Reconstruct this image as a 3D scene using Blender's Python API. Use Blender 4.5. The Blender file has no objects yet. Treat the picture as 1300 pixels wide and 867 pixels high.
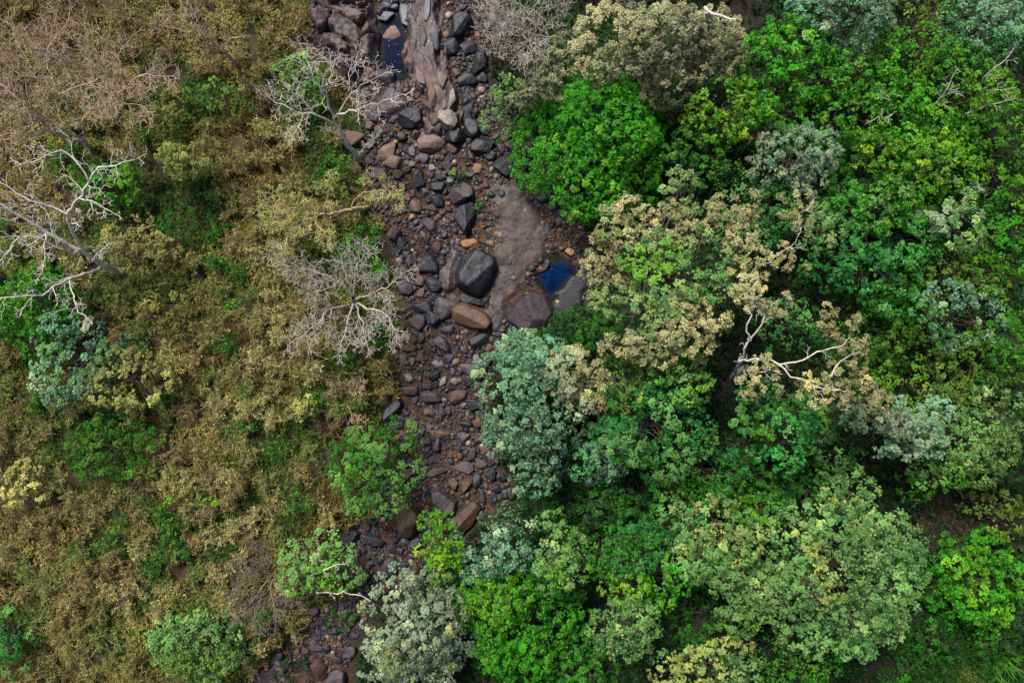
import bpy, bmesh, math, random
import numpy as np

random.seed(7)
R = np.random.default_rng(11)
S = bpy.context.scene
COL = S.collection

# ------------------------------------------------------------------ camera, sky, sun, exposure
CAM_H = 40.0
GW = 52.0                                   # ground width seen at height 0
cam_d = bpy.data.cameras.new('camera')
cam = bpy.data.objects.new('camera', cam_d)
COL.objects.link(cam)
cam.location = (0, 0, CAM_H)
cam.rotation_euler = (0, 0, 0)              # straight down
cam_d.sensor_width = 36
cam_d.lens = 36 * CAM_H / GW
cam_d.clip_end = 2000
S.camera = cam

SUN_EL, SUN_AZ = math.radians(52), math.radians(122)     # from the upper left of the picture
w = bpy.data.worlds.new('World')
S.world = w
w.use_nodes = True
nt = w.node_tree
sky = nt.nodes.new('ShaderNodeTexSky')
sky.sky_type = 'NISHITA'
sky.sun_disc = False
sky.sun_elevation = SUN_EL
sky.sun_rotation = math.radians(90) - SUN_AZ
sky.air_density = 1.0
sky.dust_density = 2.0
nt.links.new(sky.outputs[0], nt.nodes['Background'].inputs[0])
nt.nodes['Background'].inputs[1].default_value = 0.066
sun_d = bpy.data.lights.new('sun', 'SUN')
sun_d.energy = 3.4
sun_d.angle = math.radians(16)
sun_d.color = (1.0, 0.93, 0.82)
sun = bpy.data.objects.new('sun', sun_d)
COL.objects.link(sun)
sun.location = (-30, 40, 60)
sun.rotation_euler = (0, math.radians(90) - SUN_EL, SUN_AZ)
S.view_settings.view_transform = 'Standard'
S.view_settings.look = 'None'
S.view_settings.gamma = 1
S.view_settings.use_curve_mapping = False
S.view_settings.exposure = 0.9
S.render.engine = 'CYCLES'
S.cycles.max_bounces = 5
S.cycles.diffuse_bounces = 2
S.cycles.glossy_bounces = 2
S.cycles.transmission_bounces = 3
S.cycles.use_denoising = True

# ------------------------------------------------------------------ helpers
K = GW / 1300.0
def P(px, py, z):
    s = K * (CAM_H - z) / CAM_H
    return np.array([(px - 650) * s, (433.5 - py) * s, z])

def lin(c):
    c = np.asarray(c, float) / 255.0
    return np.where(c <= 0.04045, c / 12.92, ((c + 0.055) / 1.055) ** 2.4)

def nrm(v):
    return v / np.maximum(np.linalg.norm(v, axis=-1, keepdims=True), 1e-9)

def hash3(i, j, k, seed):
    h = (i * 374761393 + j * 668265263 + k * 2147483647 + seed * 974711) & 0xffffffff
    h = ((h ^ (h >> 13)) * 1274126177) & 0xffffffff
    h = ((h ^ (h >> 16)) * 2246822519) & 0xffffffff
    return ((h ^ (h >> 15)) & 0xffffff) / float(0xffffff)

def vnoise(p, seed=0):
    p = np.asarray(p, float)
    f = np.floor(p).astype(np.int64)
    t = p - f
    t = t * t * (3 - 2 * t)
    x, y, z = f[..., 0], f[..., 1], f[..., 2]
    a, b, c = t[..., 0], t[..., 1], t[..., 2]
    out = 0
    for dx in (0, 1):
        for dy in (0, 1):
            for dz in (0, 1):
                wgt = (a if dx else 1 - a) * (b if dy else 1 - b) * (c if dz else 1 - c)
                out = out + wgt * hash3(x + dx, y + dy, z + dz, seed)
    return out

def fbm(p, seed=0, oct=4):
    p = np.asarray(p, float)
    s, a, tot = 0, 0.5, 0
    for o in range(oct):
        s = s + a * vnoise(p * 2 ** o, seed + o * 17)
        tot += a
        a *= 0.5
    return s / tot

def smooth(e0, e1, x):
    t = np.clip((x - e0) / (e1 - e0), 0, 1)
    return t * t * (3 - 2 * t)

def inpoly(x, y, poly):
    poly = np.asarray(poly, float)
    inside = np.zeros(np.shape(x), bool)
    n = len(poly)
    for i in range(n):
        x1, y1 = poly[i]
        x2, y2 = poly[(i + 1) % n]
        if y1 == y2:
            continue
        c = ((y1 > y) != (y2 > y)) & (x < (x2 - x1) * (y - y1) / (y2 - y1) + x1)
        inside ^= c
    return inside

def sdpoly(x, y, poly):
    """distance to the outline, positive inside"""
    poly = np.asarray(poly, float)
    d = np.full(np.shape(x), 1e9)
    n = len(poly)
    for i in range(n):
        a, b = poly[i], poly[(i + 1) % n]
        ab = b - a
        t = np.clip(((x - a[0]) * ab[0] + (y - a[1]) * ab[1]) / max(ab @ ab, 1e-9), 0, 1)
        d = np.minimum(d, np.hypot(x - a[0] - t * ab[0], y - a[1] - t * ab[1]))
    return np.where(inpoly(x, y, poly), d, -d)

def tag(o, label=None, cat=None, group=None, kind=None):
    if label: o['label'] = label
    if cat: o['category'] = cat
    if group: o['group'] = group
    if kind: o['kind'] = kind
    return o

def empty(name, loc):
    o = bpy.data.objects.new(name, None)
    o.location = [float(v) for v in loc]
    o.empty_display_size = 0.2
    COL.objects.link(o)
    return o

def mesh_np(name, verts, faces, mat, parent=None, cols=None, smooth_=False, origin=(0, 0, 0)):
    """verts Nx3 (world), faces MxK; one mesh object"""
    verts = np.asarray(verts, np.float32) - np.asarray(origin, np.float32)
    faces = np.asarray(faces, np.int32)
    me = bpy.data.meshes.new(name)
    nv, (nf, k) = len(verts), faces.shape
    me.vertices.add(nv)
    me.vertices.foreach_set('co', verts.ravel())
    me.loops.add(nf * k)
    me.loops.foreach_set('vertex_index', faces.ravel())
    me.polygons.add(nf)
    me.polygons.foreach_set('loop_start', np.arange(0, nf * k, k, dtype=np.int32))
    me.polygons.foreach_set('loop_total', np.full(nf, k, np.int32))
    if smooth_:
        me.polygons.foreach_set('use_smooth', np.ones(nf, bool))
    if cols is not None:
        at = me.color_attributes.new('tint', 'FLOAT_COLOR', 'POINT')
        c4 = np.ones((nv, 4), np.float32)
        c4[:, :3] = cols
        at.data.foreach_set('color', c4.ravel())
    me.update(calc_edges=True)
    me.materials.append(mat)
    o = bpy.data.objects.new(name, me)
    COL.objects.link(o)
    if parent is not None:
        o.parent = parent
    else:
        o.location = [float(v) for v in origin]
    return o

# ------------------------------------------------------------------ materials
def new_mat(name):
    m = bpy.data.materials.new(name)
    m.use_nodes = True
    return m, m.node_tree, m.node_tree.nodes['Principled BSDF']

def N(nt, t, **kw):
    n = nt.nodes.new(t)
    for k, v in kw.items():
        if k in n.inputs:
            n.inputs[k].default_value = v
        else:
            setattr(n, k, v)
    return n

def mix(nt, fac, a, b, mode='MIX'):
    n = nt.nodes.new('ShaderNodeMix')
    n.data_type = 'RGBA'
    n.blend_type = mode
    for sock, v in ((0, fac), (6, a), (7, b)):
        if hasattr(v, 'is_output'):
            nt.links.new(v, n.inputs[sock])
        elif sock == 0:
            n.inputs[0].default_value = v
        else:
            n.inputs[sock].default_value = (*v[:3], 1)
    return n.outputs[2]

def ramp(nt, src, lo, hi):
    n = nt.nodes.new('ShaderNodeMapRange')
    n.interpolation_type = 'SMOOTHSTEP'
    n.inputs[1].default_value = lo
    n.inputs[2].default_value = hi
    nt.links.new(src, n.inputs[0])
    return n.outputs[0]

def noise(nt, vec, scale, detail=6, rough=0.6, dist=0.0):
    n = N(nt, 'ShaderNodeTexNoise', Scale=scale, Detail=detail, Roughness=rough, Distortion=dist)
    nt.links.new(vec, n.inputs['Vector'])
    return n.outputs[0]

def leaf_material(name, transl=0.22, rough=0.6, spec=0.22):
    m, t, b = new_mat(name)
    a = N(t, 'ShaderNodeAttribute', attribute_name='tint')
    t.links.new(a.outputs[0], b.inputs['Base Color'])
    b.inputs['Roughness'].default_value = rough
    b.inputs['Specular IOR Level'].default_value = spec
    tr = N(t, 'ShaderNodeBsdfTranslucent')
    t.links.new(mix(t, 1.0, a.outputs[0], (1.0, 1.0, 0.55), 'MULTIPLY'), tr.inputs[0])
    mx = N(t, 'ShaderNodeMixShader')
    mx.inputs[0].default_value = transl
    t.links.new(b.outputs[0], mx.inputs[1])
    t.links.new(tr.outputs[0], mx.inputs[2])
    t.links.new(mx.outputs[0], t.nodes['Material Output'].inputs[0])
    return m

LEAF = leaf_material('leaf')
LEAF_GLOSSY = leaf_material('leaf_glossy', 0.22, 0.55, 0.25)
LEAF_DRY = leaf_material('leaf_dry', 0.12, 0.8, 0.15)

def bark_material(name, c1, c2, scale=6):
    m, t, b = new_mat(name)
    tc = N(t, 'ShaderNodeTexCoord')
    n = noise(t, tc.outputs['Object'], scale, 8, 0.7)
    t.links.new(mix(t, ramp(t, n, 0.35, 0.65), lin(c1), lin(c2)), b.inputs['Base Color'])
    b.inputs['Roughness'].default_value = 0.85
    bp = N(t, 'ShaderNodeBump', Strength=0.5, Distance=0.03)
    t.links.new(n, bp.inputs['Height'])
    t.links.new(bp.outputs[0], b.inputs['Normal'])
    return m

BARK_WHITE = bark_material('bark_bleached', (214, 206, 196), (152, 144, 136))
BARK_BROWN = bark_material('bark_brown_grey', (188, 166, 146), (138, 118, 102))
BARK_GREY = bark_material('bark_grey', (188, 180, 170), (136, 128, 121))
BARK_MID = bark_material('bark_dull_grey', (128, 116, 104), (84, 76, 70))
BARK_DARK = bark_material('bark_dark', (90, 78, 66), (52, 45, 40))
BARK_TAN = bark_material('bark_tan', (196, 174, 142), (140, 118, 94))

def rock_material(name, c_dark, c_mid, c_light, stain, stain_amt=0.5, streak=0.0, rough=0.6, crack=0.4):
    m, t, b = new_mat(name)
    tc = N(t, 'ShaderNodeTexCoord')
    oi = N(t, 'ShaderNodeObjectInfo')
    off = N(t, 'ShaderNodeVectorMath', operation='ADD')
    sc = N(t, 'ShaderNodeVectorMath', operation='SCALE')
    sc.inputs[0].default_value = (37, 91, 53)
    t.links.new(oi.outputs['Random'], sc.inputs['Scale'])
    t.links.new(tc.outputs['Object'], off.inputs[0])
    t.links.new(sc.outputs[0], off.inputs[1])
    v = off.outputs[0]
    n1 = noise(t, v, 1.6, 8, 0.65, 0.4)
    n2 = noise(t, v, 9, 6, 0.7)
    n3 = noise(t, v, 3.2, 5, 0.6, 1.2)
    col = mix(t, ramp(t, n1, 0.32, 0.62), lin(c_dark), lin(c_mid))
    col = mix(t, ramp(t, n2, 0.55, 0.78), col, lin(c_light))
    st = N(t, 'ShaderNodeMath', operation='MULTIPLY')
    st.inputs[1].default_value = stain_amt
    t.links.new(ramp(t, n3, 0.5, 0.68), st.inputs[0])
    col = mix(t, st.outputs[0], col, lin(stain))
    # hairline cracks and pale mineral lines
    vo = N(t, 'ShaderNodeTexVoronoi', feature='DISTANCE_TO_EDGE', Scale=2.2)
    wv = N(t, 'ShaderNodeVectorMath', operation='ADD')
    nn = N(t, 'ShaderNodeTexNoise', Scale=2.5, Detail=5)
    t.links.new(v, nn.inputs['Vector'])
    t.links.new(v, wv.inputs[0])
    t.links.new(nn.outputs['Color'], wv.inputs[1])
    t.links.new(wv.outputs[0], vo.inputs['Vector'])
    ck = N(t, 'ShaderNodeMapRange')
    ck.inputs[1].default_value = 0.0
    ck.inputs[2].default_value = 0.025
    ck.inputs[3].default_value = crack
    ck.inputs[4].default_value = 0
    t.links.new(vo.outputs['Distance'], ck.inputs[0])
    col = mix(t, ck.outputs[0], col, lin(c_light))
    # each rock a little lighter or darker than the next
    hs = N(t, 'ShaderNodeHueSaturation')
    mr = N(t, 'ShaderNodeMapRange')
    mr.inputs[3].default_value = 0.65
    mr.inputs[4].default_value = 1.45
    t.links.new(oi.outputs['Random'], mr.inputs[0])
    t.links.new(mr.outputs[0], hs.inputs['Value'])
    t.links.new(col, hs.inputs['Color'])
    t.links.new(hs.outputs[0], b.inputs['Base Color'])
    b.inputs['Roughness'].default_value = rough
    b.inputs['Specular IOR Level'].default_value = 0.4
    bp = N(t, 'ShaderNodeBump', Strength=0.7, Distance=0.04)
    ad = N(t, 'ShaderNodeMath', operation='ADD')
    t.links.new(n1, ad.inputs[0])
    t.links.new(n2, ad.inputs[1])
    t.links.new(ad.outputs[0], bp.inputs['Height'])
    t.links.new(bp.outputs[0], b.inputs['Normal'])
    return m

ROCK = {
    'black': rock_material('black_rock', (19, 21, 28), (33, 35, 45), (82, 82, 92), (62, 50, 46), 0.3, rough=0.5),
    'purple': rock_material('purple_grey_rock', (42, 38, 46), (64, 57, 64), (104, 96, 102), (92, 60, 42), 0.5),
    'brown': rock_material('brown_rock', (54, 40, 35), (80, 58, 46), (114, 90, 76), (46, 41, 44), 0.5),
    'tan': rock_material('tan_rock', (104, 80, 54), (134, 102, 66), (160, 134, 102), (92, 62, 38), 0.5),
    'pink': rock_material('pinkish_rock', (76, 62, 58), (100, 82, 74), (140, 122, 114), (86, 60, 46), 0.5),
    'grey': rock_material('blue_grey_rock', (68, 70, 78), (96, 98, 106), (136, 136, 140), (78, 70, 66), 0.4),
    'white': rock_material('white_crusted_rock', (84, 78, 80), (118, 110, 108), (184, 178, 174), (86, 68, 58), 0.6),
}

def sheet_rock_material(name, cols, stretch=(1, 1, 1), scale=1.0, crackdark=0.8, rough=0.55, cw=0.022):
    """bedrock: banded stains of several colours"""
    m, t, b = new_mat(name)
    tc = N(t, 'ShaderNodeTexCoord')
    mp = N(t, 'ShaderNodeMapping')
    mp.inputs['Scale'].default_value = [s * scale for s in stretch]
    t.links.new(tc.outputs['Object'], mp.inputs['Vector'])
    v = mp.outputs[0]
    col = lin(cols[0])
    nlast = None
    for i, c in enumerate(cols[1:]):
        n = noise(t, v, 0.55 * (1.45 ** i), 9, 0.62, 0.9 + 0.3 * i)
        nlast = n
        col = mix(t, ramp(t, n, 0.47, 0.60), col, lin(c))
    fine = noise(t, v, 9, 6, 0.75)
    col = mix(t, ramp(t, fine, 0.35, 0.75), mix(t, 1, col, (0.62, 0.62, 0.64), 'MULTIPLY'), col)
    vo = N(t, 'ShaderNodeTexVoronoi', feature='DISTANCE_TO_EDGE', Scale=0.55)
    wv = N(t, 'ShaderNodeVectorMath', operation='ADD')
    nn = N(t, 'ShaderNodeTexNoise', Scale=1.1, Detail=6)
    t.links.new(v, nn.inputs['Vector'])
    t.links.new(v, wv.inputs[0])
    t.links.new(nn.outputs['Color'], wv.inputs[1])
    t.links.new(wv.outputs[0], vo.inputs['Vector'])
    ck = N(t, 'ShaderNodeMapRange')
    ck.inputs[2].default_value = cw
    ck.inputs[3].default_value = crackdark
    ck.inputs[4].default_value = 0
    t.links.new(vo.outputs['Distance'], ck.inputs[0])
    col = mix(t, ck.outputs[0], col, lin((34, 30, 32)))
    t.links.new(col, b.inputs['Base Color'])
    b.inputs['Roughness'].default_value = rough
    bp = N(t, 'ShaderNodeBump', Strength=0.6, Distance=0.05)
    ad = N(t, 'ShaderNodeMath', operation='ADD')
    t.links.new(nlast, ad.inputs[0])
    t.links.new(fine, ad.inputs[1])
    t.links.new(ad.outputs[0], bp.inputs['Height'])
    t.links.new(bp.outputs[0], b.inputs['Normal'])
    return m

def tint_material(name, rough=0.8):
    m, t, b = new_mat(name)
    a = N(t, 'ShaderNodeAttribute', attribute_name='tint')
    tc = N(t, 'ShaderNodeTexCoord')
    n = noise(t, tc.outputs['Object'], 14, 4, 0.7)
    t.links.new(mix(t, ramp(t, n, 0.3, 0.7), mix(t, 1, a.outputs[0], (0.6, 0.6, 0.6), 'MULTIPLY'), a.outputs[0]), b.inputs['Base Color'])
    b.inputs['Roughness'].default_value = rough
    return m
PEBBLE = tint_material('pebble_stone', 0.65)

def water_material():
    m, t, b = new_mat('pool_water')
    tc = N(t, 'ShaderNodeTexCoord')
    n = noise(t, tc.outputs['Object'], 1.6, 6, 0.65, 0.8)
    at = N(t, 'ShaderNodeAttribute', attribute_name='tint')
    t.links.new(mix(t, ramp(t, n, 0.35, 0.7), at.outputs[0], mix(t, 1, at.outputs[0], (0.25, 0.3, 0.42), 'MULTIPLY')), b.inputs['Base Color'])
    b.inputs['Roughness'].default_value = 0.16
    b.inputs['Specular IOR Level'].default_value = 0.15
    b.inputs['IOR'].default_value = 1.33
    n2 = noise(t, tc.outputs['Object'], 7, 3, 0.5)
    bp = N(t, 'ShaderNodeBump', Strength=0.15, Distance=0.02)
    t.links.new(n2, bp.inputs['Height'])
    t.links.new(bp.outputs[0], b.inputs['Normal'])
    return m
WATER = water_material()

# ------------------------------------------------------------------ terrain
LB = [(392, -120), (390, 0), (395, 60), (438, 105), (448, 150), (455, 200), (480, 270), (500, 330), (512, 390), (503, 440), (500, 500),
      (490, 545), (505, 600), (470, 650), (430, 690), (440, 750), (395, 785), (335, 840), (310, 870), (270, 980)]
RB = [(640, -120), (636, 0), (622, 60), (615, 100), (650, 150), (705, 190), (725, 240), (758, 330), (745, 390), (650, 425), (612, 470), (622, 560),
      (655, 625), (575, 680), (535, 720), (480, 760), (445, 820), (440, 870), (420, 980)]
def bank(lst, y):
    py = 433.5 - np.asarray(y, float) / K
    a = np.array(lst, float)
    return (np.interp(py, a[:, 1], a[:, 0]) - 650) * K

POOLS = [
    ([(483, 31), (497, 20), (509, 14), (514, 47), (516, 97), (503, 99), (485, 84)], -0.22),
    ([(680, 354), (692, 339), (708, 327), (721, 335), (729, 345), (716, 359), (705, 370), (701, 379), (693, 375), (692, 364)], -0.12),
]
POOLS_W = [(np.array([P(x, y, lv)[:2] for x, y in pts]), lv) for pts, lv in POOLS]

def ground_z(x, y, pools=True):
    x = np.asarray(x, float)
    y = np.asarray(y, float)
    xl, xr = bank(LB, y), bank(RB, y)
    dl, dr = np.maximum(xl - x, 0), np.maximum(x - xr, 0)
    p = np.stack([x, y, 0 * x], -1)
    z = 0.9 * smooth(0, 2.6, dl) + 0.07 * np.minimum(dl, 40) + 0.7 * smooth(0, 3, dr) + 0.045 * np.minimum(dr, 40)
    z = z + (fbm(p * 0.35, 3) - 0.5) * (0.35 + 0.5 * smooth(0, 4, dl + dr))
    z = z + (fbm(p * 1.7, 5, 3) - 0.5) * 0.16
    if pools:
        for poly, lv in POOLS_W:
            sd = sdpoly(x, y, poly)
            k = smooth(-0.5, 0.12, sd)
            z = z * (1 - k) + (lv - 0.35) * k
            k2 = smooth(-1.1, -0.3, sd) * (1 - smooth(-0.2, 0.0, sd))
            z = np.maximum(z, np.where(k2 > 0.6, lv + 0.03, -9))
    return z

def gz1(x, y):
    return float(ground_z(np.array([x]), np.array([y]))[0])

def G(px, py, up=0.0):
    """world point on the ground seen at a photo pixel"""
    z = 0.0
    for _ in range(4):
        q = P(px, py, z + up)
        z = gz1(q[0], q[1])
    return np.array([q[0], q[1], z])

def axis_pts(segs):
    out = []
    for a, b, st in segs:
        out.append(np.arange(a, b, st))
    out.append([segs[-1][1]])
    return np.concatenate(out)
gx = axis_pts([(-150, -40, 10), (-40, -18, 0.35), (-18, 6, 0.12), (6, 40, 0.4), (40, 150, 10)])
gy = axis_pts([(-150, -30, 10), (-30, -20, 0.5), (-20, 20, 0.13), (20, 30, 0.5), (30, 150, 10)])
GX, GY = np.meshgrid(gx, gy)
GZ = ground_z(GX, GY)
nx, ny = len(gx), len(gy)
idx = np.arange(nx * ny).reshape(ny, nx)
faces = np.stack([idx[:-1, :-1], idx[:-1, 1:], idx[1:, 1:], idx[1:, :-1]], -1).reshape(-1, 4)
pv = np.stack([GX, GY, 0 * GX], -1)
wob = (fbm(pv * 0.8, 21) - 0.5) * 2.2
zone = np.stack([smooth(-0.5, 0.5, np.minimum(GX - bank(LB, GY), bank(RB, GY) - GX) + wob * 0.6),
                 smooth(0.6, -0.6, GX - bank(LB, GY) + wob * 0.6),
                 smooth(-0.6, 0.6, GX - bank(RB, GY) + wob * 0.6)], -1)

def ground_material():
    m, t, b = new_mat('valley_ground')
    a = N(t, 'ShaderNodeAttribute', attribute_name='tint')
    sp = N(t, 'ShaderNodeSeparateColor')
    t.links.new(a.outputs[0], sp.inputs[0])
    tc = N(t, 'ShaderNodeTexCoord')
    v = tc.outputs['Object']
    n1 = noise(t, v, 0.5, 8, 0.65, 0.5)
    n2 = noise(t, v, 3.0, 8, 0.7)
    n3 = noise(t, v, 13, 6, 0.75)
    n4 = noise(t, v, 34, 4, 0.7)
    # stream bed: gravelly brown silt with ochre patches and dark wet patches
    bed = mix(t, ramp(t, n1, 0.4, 0.62), lin((64, 43, 29)), lin((112, 68, 34)))
    bed = mix(t, ramp(t, n2, 0.42, 0.62), lin((36, 31, 32)), bed)
    bed = mix(t, ramp(t, n3, 0.55, 0.75), bed, lin((106, 82, 58)))
    # scrub slope: straw litter over red-brown earth
    lf = mix(t, ramp(t, n1, 0.38, 0.62), lin((46, 39, 22)), lin((72, 60, 30)))
    lf = mix(t, ramp(t, n2, 0.36, 0.66), lin((42, 34, 24)), lf)
    lf = mix(t, ramp(t, n4, 0.5, 0.72), lf, lin((112, 94, 60)))
    # forest floor: dark leaf mould
    rt = mix(t, ramp(t, n2, 0.4, 0.65), lin((24, 22, 17)), lin((38, 34, 26)))
    rt = mix(t, ramp(t, n4, 0.6, 0.76), rt, lin((66, 58, 46)))
    col = mix(t, sp.outputs[1], bed, lf)
    col = mix(t, sp.outputs[2], col, rt)
    t.links.new(col, b.inputs['Base Color'])
    b.inputs['Roughness'].default_value = 0.9
    bp = N(t, 'ShaderNodeBump', Strength=0.8, Distance=0.06)
    ad = N(t, 'ShaderNodeMath', operation='ADD')
    t.links.new(n3, ad.inputs[0])
    t.links.new(n2, ad.inputs[1])
    t.links.new(ad.outputs[0], bp.inputs['Height'])
    t.links.new(bp.outputs[0], b.inputs['Normal'])
    return m
g = mesh_np('ground', np.stack([GX, GY, GZ], -1).reshape(-1, 3), faces, ground_material(), cols=zone.reshape(-1, 3), smooth_=True)
tag(g, 'brown earth and silt floor of a stream valley', 'ground', kind='structure')

# pools
def pool(poly, level, colour, label):
    c = poly.mean(0)
    ang = np.linspace(0, 2 * math.pi, 96, endpoint=False)
    r = np.abs(poly - c).max(0) + 0.45
    rings = [np.array([[c[0], c[1], level]])]
    for k in range(1, 25):
        rings.append(np.stack([c[0] + r[0] * k / 24 * np.cos(ang), c[1] + r[1] * k / 24 * np.sin(ang), np.full(96, level)], -1))
    v = np.concatenate(rings)
    f = []
    for k in range(1, 24):
        for i in range(96):
            a, b_ = 1 + (k - 1) * 96 + i, 1 + (k - 1) * 96 + (i + 1) % 96
            f.append((a, a + 96, b_ + 96, b_))
    for i in range(0, 96, 2):
        f.append((0, 1 + i, 1 + (i + 1) % 96, 1 + (i + 2) % 96))
    sh = smooth(0.30, -0.02, sdpoly(v[:, 0], v[:, 1], poly) + (fbm(np.c_[v[:, :2], 0 * v[:, 0]] * 2.5, 19, 3) - 0.5) * 0.3)[:, None]
    o = mesh_np('pool_water', v, f, WATER, cols=lin(colour) * (1 - sh) + lin((34, 38, 40)) * sh, smooth_=True)
    tag(o, label, 'water', kind='structure')
pool(*POOLS_W[0], (8, 22, 50), 'narrow dark blue pool between the rock outcrops')
pool(*POOLS_W[1], (5, 33, 76), 'small bright blue pool beside the flat bedrock slab')

# ------------------------------------------------------------------ bedrock sheets
SHEETS = []
def sheet(name, pts, h, mat, label, cat, bumps=(1.0, 0.1), stretch=(1, 1), edge=0.3, step=0.07, seed=1, terrace=0, rag=0.6):
    poly = np.array([G(x, y, h * 0.6)[:2] for x, y in pts])
    lo, hi = poly.min(0) - 0.4, poly.max(0) + 0.4
    xs, ys = np.arange(lo[0], hi[0], step), np.arange(lo[1], hi[1], step)
    X, Y = np.meshgrid(xs, ys)
    p3 = np.stack([X * stretch[0], Y * stretch[1], 0 * X], -1)
    sd = sdpoly(X, Y, poly) + (fbm(p3 * 1.6, seed + 9) - 0.5) * rag
    n = fbm(p3 * bumps[0], seed, 5) - 0.5
    if terrace:
        # broken blocks: every cell a tilted facet of its own, with open joints between
        rg = np.random.default_rng(seed)
        ctr = poly.mean(0)
        nc = int(terrace * max((hi - lo)[0] * stretch[0], 0.5) * (hi - lo)[1] * stretch[1]) + 8
        cx = rg.uniform(lo[0], hi[0], nc)
        cy = rg.uniform(lo[1], hi[1], nc)
        wx = X + (fbm(p3 * 2.2, seed + 2, 3) - 0.5) * 0.5 / stretch[0]
        wy = Y + (fbm(p3 * 2.2, seed + 3, 3) - 0.5) * 0.5 / stretch[1]
        dd = np.hypot((wx[..., None] - cx) * stretch[0], (wy[..., None] - cy) * stretch[1])
        o_ = np.argsort(dd, -1)[..., :2]
        d1 = np.take_along_axis(dd, o_[..., :1], -1)[..., 0]
        d2 = np.take_along_axis(dd, o_[..., 1:], -1)[..., 0]
        i1 = o_[..., 0]
        hgt = rg.uniform(-0.5, 0.5, nc)
        tx, ty = rg.normal(0, 0.6, nc), rg.normal(0, 0.3, nc)
        fac = hgt[i1] + (X - cx[i1]) * tx[i1] * stretch[0] + (Y - cy[i1]) * ty[i1] * stretch[1]
        joint = smooth(0.14, 0.0, d2 - d1)
        n = n * 0.5 + np.clip(fac, -0.9, 0.9) * 0.5 - joint * 0.45
    fine = fbm(p3 * bumps[0] * 5, seed + 40, 3) - 0.5
    base = ground_z(X, Y)
    Z = np.maximum(base, -0.05) * 0.7 + h * smooth(0, edge, sd) + (bumps[1] * n * 2 + bumps[1] * 0.25 * fine) * smooth(0, edge, sd)
    Z = np.where(sd < 0, np.minimum(base, Z) - 0.5 * smooth(0, -0.15, sd) - 0.05, Z)
    ny_, nx_ = X.shape
    ii = np.arange(nx_ * ny_).reshape(ny_, nx_)
    F = np.stack([ii[:-1, :-1], ii[:-1, 1:], ii[1:, 1:], ii[1:, :-1]], -1).reshape(-1, 4)
    SHEETS.append((lo, hi, step, np.where(sd > 0.1, Z, -9)))
    keep = (sd.ravel()[F] > -0.22).any(1)
    F = F[keep]
    used = np.unique(F)
    remap = np.full(nx_ * ny_, -1)
    remap[used] = np.arange(len(used))
    V = np.stack([X, Y, Z], -1).reshape(-1, 3)[used]
    org = (float(poly.mean(0)[0]), float(poly.mean(0)[1]), 0.0)
    o = mesh_np(name, V, remap[F], mat, smooth_=True, origin=org)
    return tag(o, label, cat)

SLAB = sheet_rock_material('slab_bedrock', [(74, 58, 55), (52, 50, 62), (106, 70, 38), (40, 43, 58), (84, 66, 63), (46, 40, 44)], scale=0.9, crackdark=0.6, cw=0.03)
STREAK = sheet_rock_material('streaked_bedrock', [(84, 72, 74), (58, 56, 66), (112, 76, 56), (124, 110, 106), (44, 44, 54), (92, 76, 74)], stretch=(1.2, 0.75, 1), scale=1.0, crackdark=0.95, cw=0.04)
LUMP = sheet_rock_material('lumpy_bedrock', [(84, 68, 66), (54, 48, 54), (108, 82, 68), (44, 42, 50), (96, 84, 86)], scale=1.3)
WET = sheet_rock_material('wet_bedrock', [(30, 35, 46), (24, 29, 42), (46, 42, 46)], scale=1.2, rough=0.55)
PALE = sheet_rock_material('pale_bedrock', [(98, 86, 88), (74, 68, 74), (116, 102, 98), (84, 66, 58)], stretch=(1.6, 0.7, 1), scale=1.0)

sheet('bedrock_slab', [(623, 227), (668, 227), (679, 253), (705, 288), (708, 317), (695, 330), (679, 352), (668, 370), (652, 386), (647, 407), (636, 423),
      (623, 428), (610, 395), (621, 370), (627, 333), (622, 306), (620, 266)], 0.16, SLAB, 'broad flat purplish bedrock slab with rusty stains beside the bright blue pool', 'rock slab',
      (0.6, 0.045), edge=0.7, seed=4, rag=1.1)
sheet('rock_outcrop', [(522, -20), (559, -20), (566, 44), (566, 81), (578, 103), (584, 131), (583, 153), (572, 168), (553, 168), (534, 174), (528, 168), (538, 146),
      (533, 125), (518, 109), (516, 62), (517, 28)], 0.45, STREAK, 'pale pinkish streaked outcrop running along the dark blue pool', 'rock outcrop',
      (0.9, 0.13), stretch=(1.5, 0.6), seed=8, step=0.05, edge=0.5, rag=1.5)
sheet('rock_outcrop', [(388, -20), (470, -20), (478, 30), (482, 62), (480, 92), (462, 88), (446, 112), (428, 90), (406, 52), (392, 30)], 0.7, LUMP,
      'dark brown lumpy outcrop between the dry grass and the dark pool', 'rock outcrop', (1.0, 0.5), seed=12, edge=0.5, terrace=1.1)
sheet('bedrock_slab', [(706, 371), (729, 349), (745, 338), (752, 359), (742, 386), (722, 402), (705, 404), (699, 391)], 0.12, WET,
      'wet blue grey bedrock shelf on the forest side of the bright blue pool', 'rock slab', (0.7, 0.04), seed=20, rag=1.0)
sheet('bedrock_slab', [(568, 318), (578, 296), (590, 300), (586, 330), (578, 352), (574, 372), (562, 370), (558, 345)], 0.35, PALE,
      'smooth pale purple bedrock hump beside the big cracked black boulder', 'rock slab', (0.8, 0.12), seed=25, edge=0.5)
sheet('bedrock_slab', [(318, 880), (330, 845), (350, 826), (366, 846), (376, 880)], 0.4, LUMP, 'purplish bedrock slab at the lower end of the stream bed', 'rock slab', (0.8, 0.15), seed=27, terrace=1.5)
sheet('bedrock_slab', [(578, 105), (600, 100), (612, 128), (606, 148), (588, 150)], 0.3, WET, 'blue black wet slab on the forest side of the pale streaked outcrop', 'rock slab', (1.2, 0.2), seed=29, terrace=2)

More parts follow.
